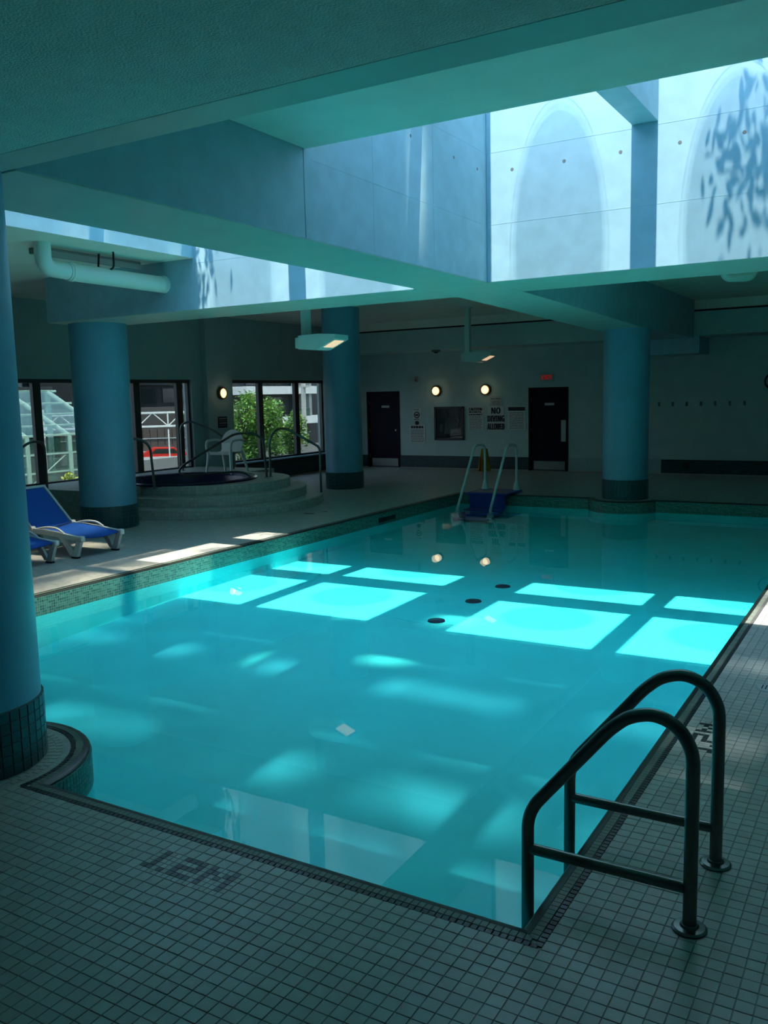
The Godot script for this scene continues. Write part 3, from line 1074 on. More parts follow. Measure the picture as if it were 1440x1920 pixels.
func branch_tree(base: Vector3, tips: Array, label: String, count: int) -> void:
	var t := thing("roof_tree", label, "tree", base)
	var trunk := MB.new()
	trunk.tube([Vector3(), Vector3(.03, .9, 0), Vector3(-.02, 1.8, .02)], .05, 10, .035)
	part("trunk", trunk, mats.bark, t)
	var spots := []
	for tip in tips:
		var a := Vector3(-.02, 1.8, .02)
		var e: Vector3 = tip - base
		var mid := a.lerp(e, .5) + Vector3(0, .25, 0)
		var path := []
		for k in 9:
			var u := k / 8.0
			path.append(a.lerp(mid, u).lerp(mid.lerp(e, u), u))
		var br := MB.new()
		br.tube(path, .025, 8, .006)
		part("branch", br, mats.bark, t)
		for k in count / tips.size():
			var u := sqrt(rng.randf())
			var p := a.lerp(mid, u).lerp(mid.lerp(e, u), u)
			spots.append(leaf_at(p + Vector3(rng.randfn(0, .16), rng.randfn(0, .14), rng.randfn(0, .14)), rng.randf_range(.7, 1.3)))
	leaves("foliage", leaf_mesh(.10, .042), mats.leaf_light, spots, t)


# ------------------------------------------------------------------ left side: spa, loungers, chair, rails, pipe, floodlights
func build_left_side() -> void:
	# raised spa platform with three round steps
	var sp := thing("spa_platform", "raised round tiled spa platform with three curved steps", "platform")
	var c := Vector3(-11.05, 0, -12.35)
	var tub := Vector3(-11.27, 0, -12.05)
	for k in 3:
		var r: float = [2.07, 1.77, 1.47][k]
		var y: float = .16 * (k + 1)
		var b := MB.new()
		b.lathe([Vector2(r, y - .16), Vector2(r, y - .012), Vector2(r - .012, y), Vector2([1.77, 1.47, 0.0][k] - (.02 if k < 2 else 0.0), y)] if k < 2 else [Vector2(r, y - .16), Vector2(r, y - .012), Vector2(r - .012, y)], c, 72)
		part("step", b, mats.deck_tile_far, sp)
	# top surface: the round landing joined to the window block, with the tub cut out
	var poly := PackedVector2Array()
	for k in 64:
		var a := TAU * k / 64
		poly.append(Vector2(c.x + cos(a) * 1.458, c.z + sin(a) * 1.458))
	var block := PackedVector2Array([Vector2(-13.33, -14.6), Vector2(-11.3, -14.6), Vector2(-11.3, -9.9), Vector2(-13.33, -9.9)])
	var hole := PackedVector2Array()
	for k in 64:
		var a := TAU * k / 64
		hole.append(Vector2(tub.x + cos(a) * 1.15, tub.z + sin(a) * 1.15))
	var both: PackedVector2Array = Geometry2D.merge_polygons(poly, block)[0]
	for half in [[-14.0, tub.x], [tub.x, -8.0]]:
		var rect := PackedVector2Array([Vector2(half[0], -16), Vector2(half[1], -16), Vector2(half[1], -8), Vector2(half[0], -8)])
		for q in Geometry2D.intersect_polygons(both, rect):
			for s in Geometry2D.clip_polygons(q, hole):
				if Geometry2D.is_polygon_clockwise(s):
					continue
				var b := MB.new()
				b.prism(s, 0.0 if half[0] < -13.5 else .40, .48)
				part("landing", b, mats.deck_tile_far, sp)
	var st := thing("spa_tub", "dark blue acrylic spa tub sunk in the raised platform", "hot tub", tub)
	var sh := MB.new()
	sh.lathe([Vector2(1.22, .475), Vector2(1.225, .505), Vector2(1.19, .525), Vector2(1.12, .515), Vector2(1.08, .46), Vector2(1.03, .15), Vector2(.75, .13), Vector2(.72, -.02), Vector2(0, -.02)], Vector3(), 72)
	part("shell", sh, mats.spa_blue, st)
	var ww := MB.new()
	ww.lathe([Vector2(1.07, .40), Vector2(0, .40)], Vector3(), 64)
	var wt := part("tub_water", ww, mats.pool_water, st)
	wt.set_meta("kind", "stuff")
	for k in 6:
		var a := TAU * k / 6 + .3
		var jb := MB.new()
		jb.tube([Vector3(cos(a) * 1.07, .33, sin(a) * 1.07), Vector3(cos(a) * 1.02, .33, sin(a) * 1.02)], .03, 12)
		part("jet", jb, mats.chrome, st)

	# handrails round the spa
	var R := .022
	var rails := [
		["bent steel handrail by the left window end of the spa platform", [[Vector3(-12.62, .46, -10.0), Vector3(-12.62, 1.27, -10.0), Vector3(-12.62, 1.30, -9.72), Vector3(-12.62, 1.05, -9.3), Vector3(-12.62, .1, -9.3)]]],
		["steel handrail just right of the column by the loungers", [[Vector3(-10.85, .46, -10.75), Vector3(-10.88, 1.20, -10.72), Vector3(-11.05, 1.33, -10.6), Vector3(-11.25, 1.15, -10.1), Vector3(-11.3, .0, -9.82)]]],
		["steel grab rail curving over the spa rim", [[Vector3(-10.12, .47, -12.85), Vector3(-10.17, 1.17, -12.85), Vector3(-10.30, 1.30, -12.78), Vector3(-10.62, 1.30, -12.60), Vector3(-11.46, .74, -12.1), Vector3(-11.55, .62, -12.05), Vector3(-11.46, .545, -12.1), Vector3(-10.60, .60, -12.55), Vector3(-10.42, .58, -12.62), Vector3(-10.32, .47, -12.7)]]],
		["long steel handrail sloping down the curved spa steps", [[Vector3(-10.15, .47, -13.0), Vector3(-10.15, 1.18, -13.0), Vector3(-10.02, 1.36, -13.06), Vector3(-9.86, 1.37, -13.14), Vector3(-9.40, 1.02, -13.5), Vector3(-9.38, .94, -13.52), Vector3(-9.38, .05, -13.52)]]],
		["steel handrail behind the white armchair", [[Vector3(-12.9, .47, -13.6), Vector3(-12.9, 1.42, -13.6), Vector3(-12.75, 1.50, -13.72), Vector3(-12.35, 1.30, -13.98), Vector3(-12.05, 1.0, -14.2), Vector3(-12.05, .47, -14.2)]]]]
	for r in rails:
		var h := thing("handrail", r[0], "handrail", Vector3(), 0.0, "spa handrails")
		for path in r[1]:
			var bar := part("rail", tube_mb(rounded(path, .12), R), mats.steel_dark, h)
			for e in [path[0], path[path.size() - 1]]:
				part("flange", cyl(Vector3(e.x, maxf(e.y, .0) if e.y > .2 else e.y - .04 if e.y < .06 else e.y, e.z), .045, .02), mats.steel_dark, bar)

	armchair(Vector3(-11.55, .48, -13.42), 0.12)
	lounger(Vector3(-8.75, 0, -7.69), "blue sling sun lounger beside the tiled column base")
	lounger(Vector3(-8.80, 0, -6.70), "blue sling sun lounger half hidden by the nearest column")

	# white pipe with an elbow under the left ceiling, and the thin fluorescent trough behind it
	var pp := thing("pipe", "thick white plastic pipe with an elbow under the left ceiling", "pipe")
	part("pipe_run", tube_mb(rounded([Vector3(-8.62, 3.76, -7.0), Vector3(-8.62, 3.47, -7.0), Vector3(-8.62, 3.46, -7.35)], .2, 8), .095, 24), mats.pvc, pp)
	part("pipe_run", tube_mb([Vector3(-8.62, 3.46, -7.33), Vector3(-8.62, 3.45, -9.02)], .105, 24), mats.pvc, pp)
	for z in [-7.36, -8.86]:
		part("collar", tube_mb([Vector3(-8.62, 3.46, z), Vector3(-8.62, 3.46, z - .05)], .112, 24), mats.pvc, pp)
	var hg := MB.new()
	hg.tube(rounded([Vector3(-8.75, 3.76, -7.95), Vector3(-8.78, 3.56, -7.95), Vector3(-8.62, 3.53, -7.95), Vector3(-8.5, 3.56, -7.95), Vector3(-8.5, 3.76, -7.95)], .05), .012, 8)
	part("hanger", hg, mats.black_rubber, pp)
	var tr := thing("ceiling_trough", "slim grey metal trough fixed to the ceiling behind the white pipe", "light trough")
	bx("body", Vector3(-9.05, 3.68, -8.75), Vector3(-8.85, 3.75, -7.15), mats.kick_steel, tr, 0.008)
	bx("lip", Vector3(-8.86, 3.65, -8.75), Vector3(-8.845, 3.72, -7.15), mats.plate_pale, tr, 0.003)
	var p2 := thing("pipe", "white plastic pipe elbow showing below the ceiling past the cross beam", "pipe")
	part("pipe_run", tube_mb(rounded([Vector3(-2.00, 3.74, -14.12), Vector3(-2.08, 3.53, -14.08), Vector3(-2.36, 3.53, -13.94), Vector3(-2.44, 3.74, -13.9)], .05, 8), .085, 22), mats.pvc, p2)
	part("collar", cyl(Vector3(-2.00, 3.715, -14.12), .10, .028), mats.pvc, p2)

	floodlight(Vector3(-7.49, 2.72, -10.55), "white floodlight on a square stem, nearer of the two over the far deck")
	floodlight(Vector3(-8.2, 2.72, -17.5), "white floodlight on a square stem, farther one before the signs")
	wall_lamp(Vector3(-13.2, 2.06, -15.25), Vector3.RIGHT, "round warm wall lamp on the pier between the windows")
	var sg := thing("notice_sign", "small dark notice on the pier under the wall lamp", "sign", Vector3(-13.2, 1.42, -15.25), PI / 2)
	bx("plate", Vector3(-.15, -.125, .001), Vector3(.15, .125, .012), mats.sign_dark, sg, 0.002)
	for k in 4:
		bx("print_line", Vector3(-.12, .07 - k * .05, .011), Vector3(.12, .088 - k * .05, .0135), mats.plate_pale if k == 0 or k == 2 else mats.ink_grey, sg, 0.0)


func armchair(at: Vector3, turn: float) -> void:
	var c := thing("armchair", "white moulded plastic armchair on the spa platform by the window", "chair", at, turn)
	var m: Material = mats.white_plastic
	var b := MB.new()
	var rows := []
	for i in 7:
		var row := []
		for j in 7:
			var x := lerpf(-.23, .23, j / 6.0)
			var z := lerpf(-.20, .24, i / 6.0)
			row.append(Vector3(x, .42 + .02 * pow(absf(z) * 3, 2) - .015 * cos(x * 5), z))
		rows.append(row)
	b.sheet(rows, Vector3.UP)
	var under := []
	for r in rows:
		under.append(r.map(func(p): return p - Vector3(0, .022, 0)))
	b.sheet(under, Vector3.DOWN)
	b.box(Vector3(-.24, .37, .215), Vector3(.24, .43, .25), .012)
	part("seat", b, m, c)
	# back: an arched shell with slots
	b = MB.new()
	var outer := []
	for k in 15:
		var a := PI * k / 14.0
		outer.append(Vector2(cos(a) * .25, .62 + sin(a) * .24))
	var poly := PackedVector2Array([Vector2(.22, .40)])
	for p in outer:
		poly.append(p)
	poly.append(Vector2(-.22, .40))
	b.slab(poly, Transform3D(Basis(Vector3.RIGHT, Vector3(0, .97, -.22).normalized(), Vector3(0, .22, .97).normalized()), Vector3(0, 0, -.10)), .022)
	part("backrest", b, m, c)
	for s in [-1.0, 1.0]:
		b = MB.new()
		b.tube(rounded([Vector3(s * .24, .62, -.26), Vector3(s * .29, .66, -.05), Vector3(s * .29, .645, .22), Vector3(s * .285, .56, .27), Vector3(s * .27, .40, .25)], .08), .024, 10)
		part("armrest", b, m, c)
		b = MB.new()
		b.tube([Vector3(s * .25, .42, .23), Vector3(s * .29, 0, .29)], .034, 10, .024)
		part("leg", b, m, c)
		b = MB.new()
		b.tube([Vector3(s * .22, .44, -.20), Vector3(s * .27, 0, -.34)], .034, 10, .024)
		part("leg", b, m, c)


func lounger(at: Vector3, label: String) -> void:
	# at: ground point under the middle of the foot end; the lounger runs towards -x
	var l := thing("sun_lounger", label, "sun lounger", at, 0.0, "loungers on the left deck")
	var w := .34
	var top := [Vector2(.02, .262), Vector2(-.15, .275), Vector2(-.40, .300), Vector2(-.65, .318), Vector2(-.88, .325)]
	var hip := Vector2(-.90, .33)
	var head := Vector2(-1.42, .80)
	var rows := []
	for p in top:
		var row := []
		for j in 9:
			var t := j / 8.0
			row.append(Vector3(p.x, p.y - .028 * sin(PI * t), lerpf(-w + .045, w - .045, t)))
		rows.append(row)
	var b := MB.new()
	b.sheet(rows, Vector3.UP)
	b.sheet(rows.map(func(r): return r.map(func(p): return p - Vector3(0, .006, 0))), Vector3.DOWN)
	part("seat_sling", b, mats.blue_sling, l)
	b = MB.new()
	rows = []
	for i in 6:
		var t := i / 5.0
		var row := []
		for j in 9:
			var u := j / 8.0
			row.append(Vector3(lerpf(hip.x, head.x, t), lerpf(hip.y, head.y, t) - .02 * sin(PI * u), lerpf(-w + .05, w - .05, u)))
		rows.append(row)
	b.sheet(rows, Vector3(.6, .8, 0))
	b.sheet(rows.map(func(r): return r.map(func(p): return p + Vector3(-.004, -.005, 0))), Vector3(-.6, -.8, 0))
	part("back_sling", b, mats.blue_sling, l)
	for s in [-1.0, 1.0]:
		var z: float = s * (w - .02)
		# side rail, a flat moulded profile following the sling
		b = MB.new()
		var up := PackedVector2Array()
		for p in top:
			up.append(p + Vector2(0, .012))
		up.append(Vector2(-1.25, .315))
		up.append(Vector2(-1.75, .29))
		up.append(Vector2(-1.75, .235))
		up.append(Vector2(-1.25, .255))
		for k in range(top.size() - 1, -1, -1):
			up.append(top[k] - Vector2(0, .050))
		b.slab(up, Transform3D(Basis(), Vector3(0, 0, z - .022)), .044)
		part("side_rail", b, mats.white_plastic, l)
		b = MB.new()
		b.box(Vector3(-.03, .215, z - .032), Vector3(.055, .285, z + .032), .012)
		part("end_cap", b, mats.white_plastic, l)
		# front leg: post and curved strut meeting in a V
		b = MB.new()
		b.slab(PackedVector2Array([Vector2(.03, .24), Vector2(-.05, .24), Vector2(-.15, .02), Vector2(-.06, .02)]), Transform3D(Basis(), Vector3(0, 0, z - .022)), .044)
		var front_leg := part("leg", b, mats.white_plastic, l)
		b = MB.new()
		var cv := PackedVector2Array([Vector2(-.44, .28), Vector2(-.36, .225), Vector2(-.26, .12), Vector2(-.19, .03), Vector2(-.13, .03), Vector2(-.20, .15), Vector2(-.29, .245), Vector2(-.38, .30)])
		b.slab(cv, Transform3D(Basis(), Vector3(0, 0, z - .018)), .036)
		part("leg_strut", b, mats.white_plastic, l)
		bx("foot", Vector3(-.165, 0, z - .026), Vector3(-.05, .022, z + .026), mats.black_rubber, front_leg, 0.006)
		b = MB.new()
		b.slab(PackedVector2Array([Vector2(-1.60, .26), Vector2(-1.68, .26), Vector2(-1.60, .0), Vector2(-1.52, .0)]), Transform3D(Basis(), Vector3(0, 0, z - .022)), .044)
		part("leg", b, mats.white_plastic, l)
		# frame of the raised back
		b = MB.new()
		b.tube([Vector3(hip.x - .01, hip.y, z), Vector3(head.x, head.y, z)], .018, 10)
		part("back_rail", b, mats.white_plastic, l)
		b = MB.new()
		b.tube([Vector3(-1.20, .58, z * .9), Vector3(-1.55, .27, z * .9)], .010, 8)
		part("back_prop", b, mats.white_plastic, l)
		b = MB.new()
		b.tube([Vector3(hip.x, hip.y, z - .03), Vector3(hip.x, hip.y, z + .03)], .032, 14)
		part("pivot", b, mats.white_plastic, l)
		# low arched arm on the rail
		b = MB.new()
		b.tube(rounded([Vector3(-.30, .30, z), Vector3(-.42, .36, z), Vector3(-.62, .365, z), Vector3(-.80, .33, z)], .1), .014, 8)
		part("arm", b, mats.white_plastic, l)
	b = MB.new()
	b.tube([Vector3(head.x, head.y, -w + .02), Vector3(head.x, head.y, w - .02)], .018, 10)
	part("head_bar", b, mats.white_plastic, l)


func floodlight(at: Vector3, label: String) -> void:
	var f := thing("floodlight", label, "lamp", at, 0.0, "hanging floodlights")
	bx("stem", Vector3(-.055, .06, -.055), Vector3(.055, 1.03, .055), mats.white_enamel, f, 0.006)
	bx("ceiling_plate", Vector3(-.10, 1.01, -.10), Vector3(.10, 1.035, .10), mats.white_enamel, f, 0.004)
	var b := MB.new()
	b.slab(PackedVector2Array([Vector2(-.03, .075), Vector2(-.03, -.115), Vector2(.24, -.135), Vector2(.30, -.130), Vector2(.60, .0), Vector2(.60, .065), Vector2(.32, .085)]), Transform3D(Basis(), Vector3(0, 0, -.17)), .34)
	var housing := part("housing", b, mats.white_enamel, f)
	bx("back_cap", Vector3(-.11, -.10, -.14), Vector3(-.02, .055, .14), mats.white_enamel, f, 0.01)
	b = MB.new()
	var d := Vector3(.30, .13, 0).normalized()
	var o := Vector3(d.y, -d.x, 0)
	var a := Vector3(.37, -.0997, 0) + o * .004
	var e := Vector3(.565, -.0152, 0) + o * .004
	b.quad(a + Vector3(0, 0, -.12), e + Vector3(0, 0, -.12), e + Vector3(0, 0, .12), a + Vector3(0, 0, .12), o)
	part("lens", b, mats.flood_glow, housing)
	var l := AreaLight3D.new()
	l.name = "flood_light"
	l.area_size = Vector2(.24, .20)
	l.light_color = Color(1.0, .84, .68)
	l.light_energy = 0.005
	l.shadow_enabled = true
	f.add_child(l)
	l.position = (a + e) / 2 + o * .02
	l.basis = Basis.looking_at(o, Vector3.BACK)


func wall_lamp(at: Vector3, out: Vector3, label: String) -> void:
	var w := thing("wall_lamp", label, "lamp", at, 0.0 if out == Vector3.BACK else PI / 2, "round wall lamps")
	var turned := Transform3D(Basis(Vector3.RIGHT, Vector3.BACK, Vector3.DOWN), Vector3())
	var b := MB.new()
	b.lathe([Vector2(.135, 0), Vector2(.135, .06), Vector2(.125, .075), Vector2(.105, .075), Vector2(.105, .05)], Vector3(), 40)
	put("ring", b.commit(), mats.lamp_ring, w, turned)
	b = MB.new()
	var prof := []
	for k in 8:
		var t := k / 7.0
		prof.append(Vector2(.106 * cos(t * PI / 2), .055 + .045 * sin(t * PI / 2)))
	b.lathe(prof, Vector3(), 36)
	put("diffuser", b.commit(), mats.lamp_glow, w, turned)
	var l := OmniLight3D.new()
	l.name = "lamp_light"
	l.light_color = Color(1.0, .90, .72)
	l.light_energy = 0.012
	l.light_size = 0.10
	l.omni_range = 30.0
	l.omni_attenuation = 2.0
	l.shadow_enabled = true
	w.add_child(l)
	l.position = Vector3(0, 0, .22)


# ------------------------------------------------------------------ far wall: lamps, signs, ladder
func letters(parent: Node, t: String, size: float, at: Vector3, m: Material, squeeze := 1.0, bold := true) -> void:
	var tm := TextMesh.new()
	var f := SystemFont.new()
	f.font_names = PackedStringArray(["Droid Sans"])
	f.font_weight = 700 if bold else 400
	tm.font = f
	tm.text = t
	tm.font_size = 64
	tm.pixel_size = size / 47.0
	tm.depth = 0.003
	tm.curve_step = 2.0
	# struck three times side by side: the heavy strokes of a poster face
	for k in ([-1, 0, 1] if bold else [0]):
		put("lettering", tm, m, parent, Transform3D(Basis().scaled(Vector3(squeeze, 1, 1)), at + Vector3(k * size * .055, 0, k * .0002)))


func board(label: String, x0: float, x1: float, y0: float, y1: float, m: Material) -> Node3D:
	var s := thing("wall_sign", label, "sign", Vector3((x0 + x1) / 2, (y0 + y1) / 2, -20.65), 0.0, "pool signs on the far wall")
	bx("plate", Vector3(-(x1 - x0) / 2, -(y1 - y0) / 2, 0.001), Vector3((x1 - x0) / 2, (y1 - y0) / 2, .012), m, s, 0.003)
	return s


func print_lines(s: Node3D, w: float, y_top: float, y_bottom: float, count: int, m: Material, thick: float) -> void:
	for k in count:
		var y := lerpf(y_top, y_bottom, k / maxf(1.0, count - 1.0))
		var x := -w / 2
		while x < w / 2 - .02:
			var l := minf(rng.randf_range(.03, .10), w / 2 - x)
			bx("print_line", Vector3(x, y - thick / 2, .0115), Vector3(x + l, y + thick / 2, .0135), m, s, 0.0)
			x += l + .012


func build_far_side() -> void:
	wall_lamp(Vector3(-10.58, 2.015, -20.65), Vector3.BACK, "round warm wall lamp above the dark notice case")
	wall_lamp(Vector3(-9.19, 2.015, -20.65), Vector3.BACK, "round warm wall lamp above the no diving sign")
	var s := board("NO DIVING ALLOWED sign in big black letters", -9.14, -8.70, .98, 1.59, mats.sign_white)
	letters(s, "NO", .155, Vector3(0, .20, .0135), mats.ink, .82)
	letters(s, "DIVING", .155, Vector3(0, .0, .0135), mats.ink, .62)
	letters(s, "ALLOWED", .155, Vector3(0, -.20, .0135), mats.ink, .47)
	s = board("CAUTION sign of many small lines between notice case and no diving sign", -9.69, -9.27, 1.0, 1.59, mats.sign_white)
	letters(s, "CAUTION", .075, Vector3(0, .235, .0135), mats.ink, .80)
	print_lines(s, .36, .165, .10, 2, mats.ink, .034)
	print_lines(s, .34, .05, -.26, 9, mats.ink_grey, .016)
	s = board("small capacity plate over the no diving sign", -9.09, -8.75, 1.61, 1.84, mats.plate_pale)
	print_lines(s, .26, .06, .06, 1, mats.ink_grey, .03)
	print_lines(s, .22, -.01, -.08, 3, mats.ink_grey, .014)
	s = board("pool rules sign with a black heading beside the right door", -8.60, -8.13, 1.0, 1.60, mats.sign_white)
	bx("heading", Vector3(-.22, .18, .0115), Vector3(.22, .27, .0135), mats.ink, s, 0.0)
	print_lines(s, .38, .13, -.26, 11, mats.ink_grey, .016)
	s = board("small square sign with a black ring symbol beside the left door", -11.29, -11.06, 1.26, 1.58, mats.sign_white)
	var r := MB.new()
	r.lathe([Vector2(.088, 0), Vector2(.088, .002), Vector2(.060, .002), Vector2(.060, 0)], Vector3(), 32)
	put("ring_symbol", r.commit(), mats.ink, s, Transform3D(Basis(Vector3.RIGHT, Vector3.BACK, Vector3.DOWN), Vector3(0, -.02, .0122)))
	bx("symbol_bar", Vector3(-.045, -.045, .0115), Vector3(.045, .005, .0138), mats.ink, s, 0.0)
	print_lines(s, .18, .12, .12, 1, mats.ink_grey, .02)
	print_lines(s, .18, -.135, -.135, 1, mats.ink, .02)
	s = board("low sign of small print under the ring symbol sign", -11.40, -10.93, .66, 1.14, mats.sign_white)
	print_lines(s, .38, .18, .18, 1, mats.ink, .06)
	print_lines(s, .40, .10, -.20, 8, mats.ink_grey, .018)
	var bt := thing("call_button", "small dark round button between the two signs by the left door", "button", Vector3(-11.18, 1.19, -20.65))
	var turned := Transform3D(Basis(Vector3.RIGHT, Vector3.BACK, Vector3.DOWN), Vector3())
	put("cap", cyl(Vector3(), .05, .03).commit(), mats.ink, bt, turned)
	put("rim", cyl(Vector3(), .058, .012).commit(), mats.steel_dark, bt, turned)
	var dt := thing("wall_sensor", "small grey sensor on the wall above the left signs", "sensor", Vector3(-11.17, 2.33, -20.65))
	bx("body", Vector3(-.03, -.07, 0), Vector3(.03, .07, .05), mats.kick_steel, dt, 0.01)
	put("lens", cyl(Vector3(), .015, .01).commit(), mats.ink, dt, Transform3D(turned.basis, Vector3(0, -.02, .05)))
	var sd := thing("ceiling_sensor", "small dark sensor under the bulkhead above the left lamp", "sensor", Vector3(-10.15, 3.02, -19.8))
	put("body", cyl(Vector3(0, -.05, 0), .11, .05).commit(), mats.ink_grey, sd)
	put("dome", cyl(Vector3(0, -.08, 0), .05, .03).commit(), mats.ink, sd)

	# dark framed notice case
	var pc := thing("notice_case", "square black-framed dark glass case with a pale shape", "notice case", Vector3(-10.225, 1.175, -20.65))
	bx("back_panel", Vector3(-.40, -.40, .002), Vector3(.40, .40, .02), mats.picture_dark, pc, 0.0)
	for k in [[-.425, -.43, .425, -.375], [-.425, .375, .425, .43], [-.425, -.43, -.375, .43], [.375, -.43, .425, .43]]:
		bx("frame_bar", Vector3(k[0], k[1], 0), Vector3(k[2], k[3], .045), mats.frame_black, pc, 0.004)
	var b := MB.new()
	b.slab(PackedVector2Array([Vector2(-.14, -.27), Vector2(.20, -.25), Vector2(.27, .10), Vector2(.22, .17), Vector2(-.04, .15), Vector2(-.10, .02)]), Transform3D(Basis(), Vector3(0, 0, .020)), .006)
	part("pale_shape", b, mats.shape_pale, pc)  # pale shape on the dark panel
	b = MB.new()
	b.slab(PackedVector2Array([Vector2(-.28, -.20), Vector2(-.20, -.22), Vector2(-.19, -.02), Vector2(-.26, -.02)]), Transform3D(Basis(), Vector3(0, 0, .020)), .006)
	part("pale_shape", b, mats.shape_pale, pc)
	bx("case_glass", Vector3(-.38, -.38, .034), Vector3(.38, .38, .038), mats.clear_glass, pc, 0.0)

	# exit sign
	var ex := thing("exit_sign", "red EXIT sign above the right navy door", "sign", Vector3(-7.57, 2.275, -20.65))
	bx("housing", Vector3(-.17, -.10, 0), Vector3(.17, .10, .05), mats.wall_grey, ex, 0.008)
	letters(ex, "EXIT", .105, Vector3(0, 0, .052), mats.exit_glow, .95)

	# hooks, outlet and clock on the right stretch of wall
	for k in 7:
		var h := thing("coat_hook", "small dark wall hook, %s past the far pool column" % ["first", "second", "third", "fourth", "fifth", "sixth", "last"][k], "hook", Vector3(-4.90 + k * .304, 1.585, -20.65), 0.0, "row of wall hooks")
		bx("plate", Vector3(-.025, -.05, 0), Vector3(.025, .05, .008), mats.ink_grey, h, 0.002)
		part("prong", tube_mb(rounded([Vector3(0, -.01, .005), Vector3(0, -.02, .06), Vector3(0, .03, .075)], .02), .008, 8), mats.ink_grey, h)
	var ou := thing("wall_outlet", "small black outlet box in the dark tile band under the hooks", "outlet", Vector3(-4.28, .20, -20.635))
	bx("box", Vector3(-.06, -.06, 0), Vector3(.06, .06, .03), mats.black_rubber, ou, 0.006)
	bx("cover", Vector3(-.045, -.045, .029), Vector3(.045, .045, .034), mats.ink, ou, 0.002)
	var ck := thing("wall_clock", "round black-rimmed clock at the right end of the far wall", "clock", Vector3(-2.50, 2.04, -20.65))
	b = MB.new()
	b.lathe([Vector2(.19, 0), Vector2(.19, .04), Vector2(.165, .05), Vector2(.155, .03)], Vector3(), 40)
	put("rim", b.commit(), mats.frame_black, ck, turned)
	put("face", cyl(Vector3(), .16, .028, 36).commit(), mats.plate_pale, ck, turned)
	bx("hand", Vector3(-.006, 0, .030), Vector3(.006, .10, .034), mats.ink, ck, 0.0)
	bx("hand", Vector3(0, -.005, .034), Vector3(.13, .005, .037), mats.ink, ck, 0.0)

	# wet floor sign behind the ladder
	var wf := thing("wet_floor_sign", "yellow folding caution stand before the far wall behind the ladder", "caution sign", Vector3(-9.05, 0, -20.2), 1.0)
	for sgn in [-1.0, 1.0]:
		b = MB.new()
		b.slab(PackedVector2Array([Vector2(-.13, 0), Vector2(.13, 0), Vector2(.08, .56), Vector2(-.08, .56)]), Transform3D(Basis(Vector3.RIGHT, -sgn * .13), Vector3(0, .002, sgn * .09)), .012)
		part("panel", b, mats.yellow_plastic, wf)
	part("hinge", tube_mb([Vector3(-.075, .556, 0), Vector3(.075, .556, 0)], .012, 10), mats.yellow_plastic, wf)

	# drop-in ladder at the far left corner
	var ld := thing("pool_ladder", "blue plastic pool steps with two white rails at the far corner", "pool ladder", Vector3(-6.80, 0, -15.6))
	bx("top_step", Vector3(-.42, .012, -.42), Vector3(.42, .055, .36), mats.blue_plastic, ld, 0.012)
	bx("riser", Vector3(-.36, -.24, .24), Vector3(.36, .02, .33), mats.blue_plastic, ld, 0.012)
	for k in 3:
		bx("tread_strip", Vector3(-.34, .0545, -.10 + k * .13), Vector3(.34, .060, -.03 + k * .13), mats.kick_steel, ld, 0.002)
	for k in 3:
		bx("step", Vector3(-.36, -.27 - k * .05, .33 + k * .24), Vector3(.36, -.235 - k * .05, .60 + k * .24), mats.blue_plastic, ld, 0.01)
	for sgn in [-1.0, 1.0]:
		var x: float = sgn * .33
		var bar := part("rail", tube_mb(rounded([Vector3(x, .05, -.36), Vector3(x, .93, -.34), Vector3(x, .95, .12), Vector3(x, -.34, 1.02)], .13, 8), .024, 16), mats.white_enamel, ld)
		b = MB.new()
		b.lathe([Vector2(.075, .05), Vector2(.075, .07), Vector2(.03, .24), Vector2(.026, .25)], Vector3(x, 0, -.36), 18)
		part("rail_foot", b, mats.white_enamel, bar)
		b = MB.new()
		b.lathe([Vector2(.07, -.40), Vector2(.06, -.37), Vector2(.03, -.24)], Vector3(x, 0, .98), 18)
		part("rail_foot", b, mats.white_enamel, bar)


# ------------------------------------------------------------------ near handrail
func build_near_rail() -> void:
	for a in [[-3.07, "nearer steel grab rail loop at the near pool corner"], [-3.57, "second steel grab rail loop, just behind the nearest one"]]:
		var h := thing("grab_rail", a[1], "handrail", Vector3(-.59, 0, a[0]), 0.0, "grab rails at the near corner")
		var pts := [Vector3(0, .0, 0), Vector3(0, .60, 0), Vector3(-.006, .66, 0), Vector3(-.034, .718, 0), Vector3(-.075, .755, 0), Vector3(-.13, .773, 0), Vector3(-.18, .768, 0), Vector3(-.235, .745, 0), Vector3(-.285, .703, 0), Vector3(-.32, .665, 0)]
		var path := [pts[0]]
		var cv := Curve3D.new()
		for i in range(1, pts.size()):
			var t: Vector3 = (pts[mini(i + 1, pts.size() - 1)] - pts[i - 1]) / 6.0
			if i == 1:
				t = Vector3(0, .01, 0)
			cv.add_point(pts[i], -t, t)
		for p in cv.tessellate_even_length(5, .015):
			path.append(p)
		var bend := rounded([Vector3(-.32, .665, 0), Vector3(-.613, .305, 0), Vector3(-.616, -.75, 0)], .075, 8)
		for k in range(1, bend.size()):
			path.append(bend[k])
		var loop := part("loop", tube_mb(path, .0245, 24), mats.steel_dark, h)
		part("crossbar", tube_mb([Vector3(-.60, .154, 0), Vector3(-.02, .154, 0)], .0215, 20), mats.steel_dark, h)
		var b := MB.new()
		b.lathe([Vector2(.062, 0), Vector2(.062, .006), Vector2(.054, .012), Vector2(.034, .014), Vector2(.030, .022), Vector2(.026, .024)], Vector3(), 36)
		part("flange", b, mats.steel_dark, loop)


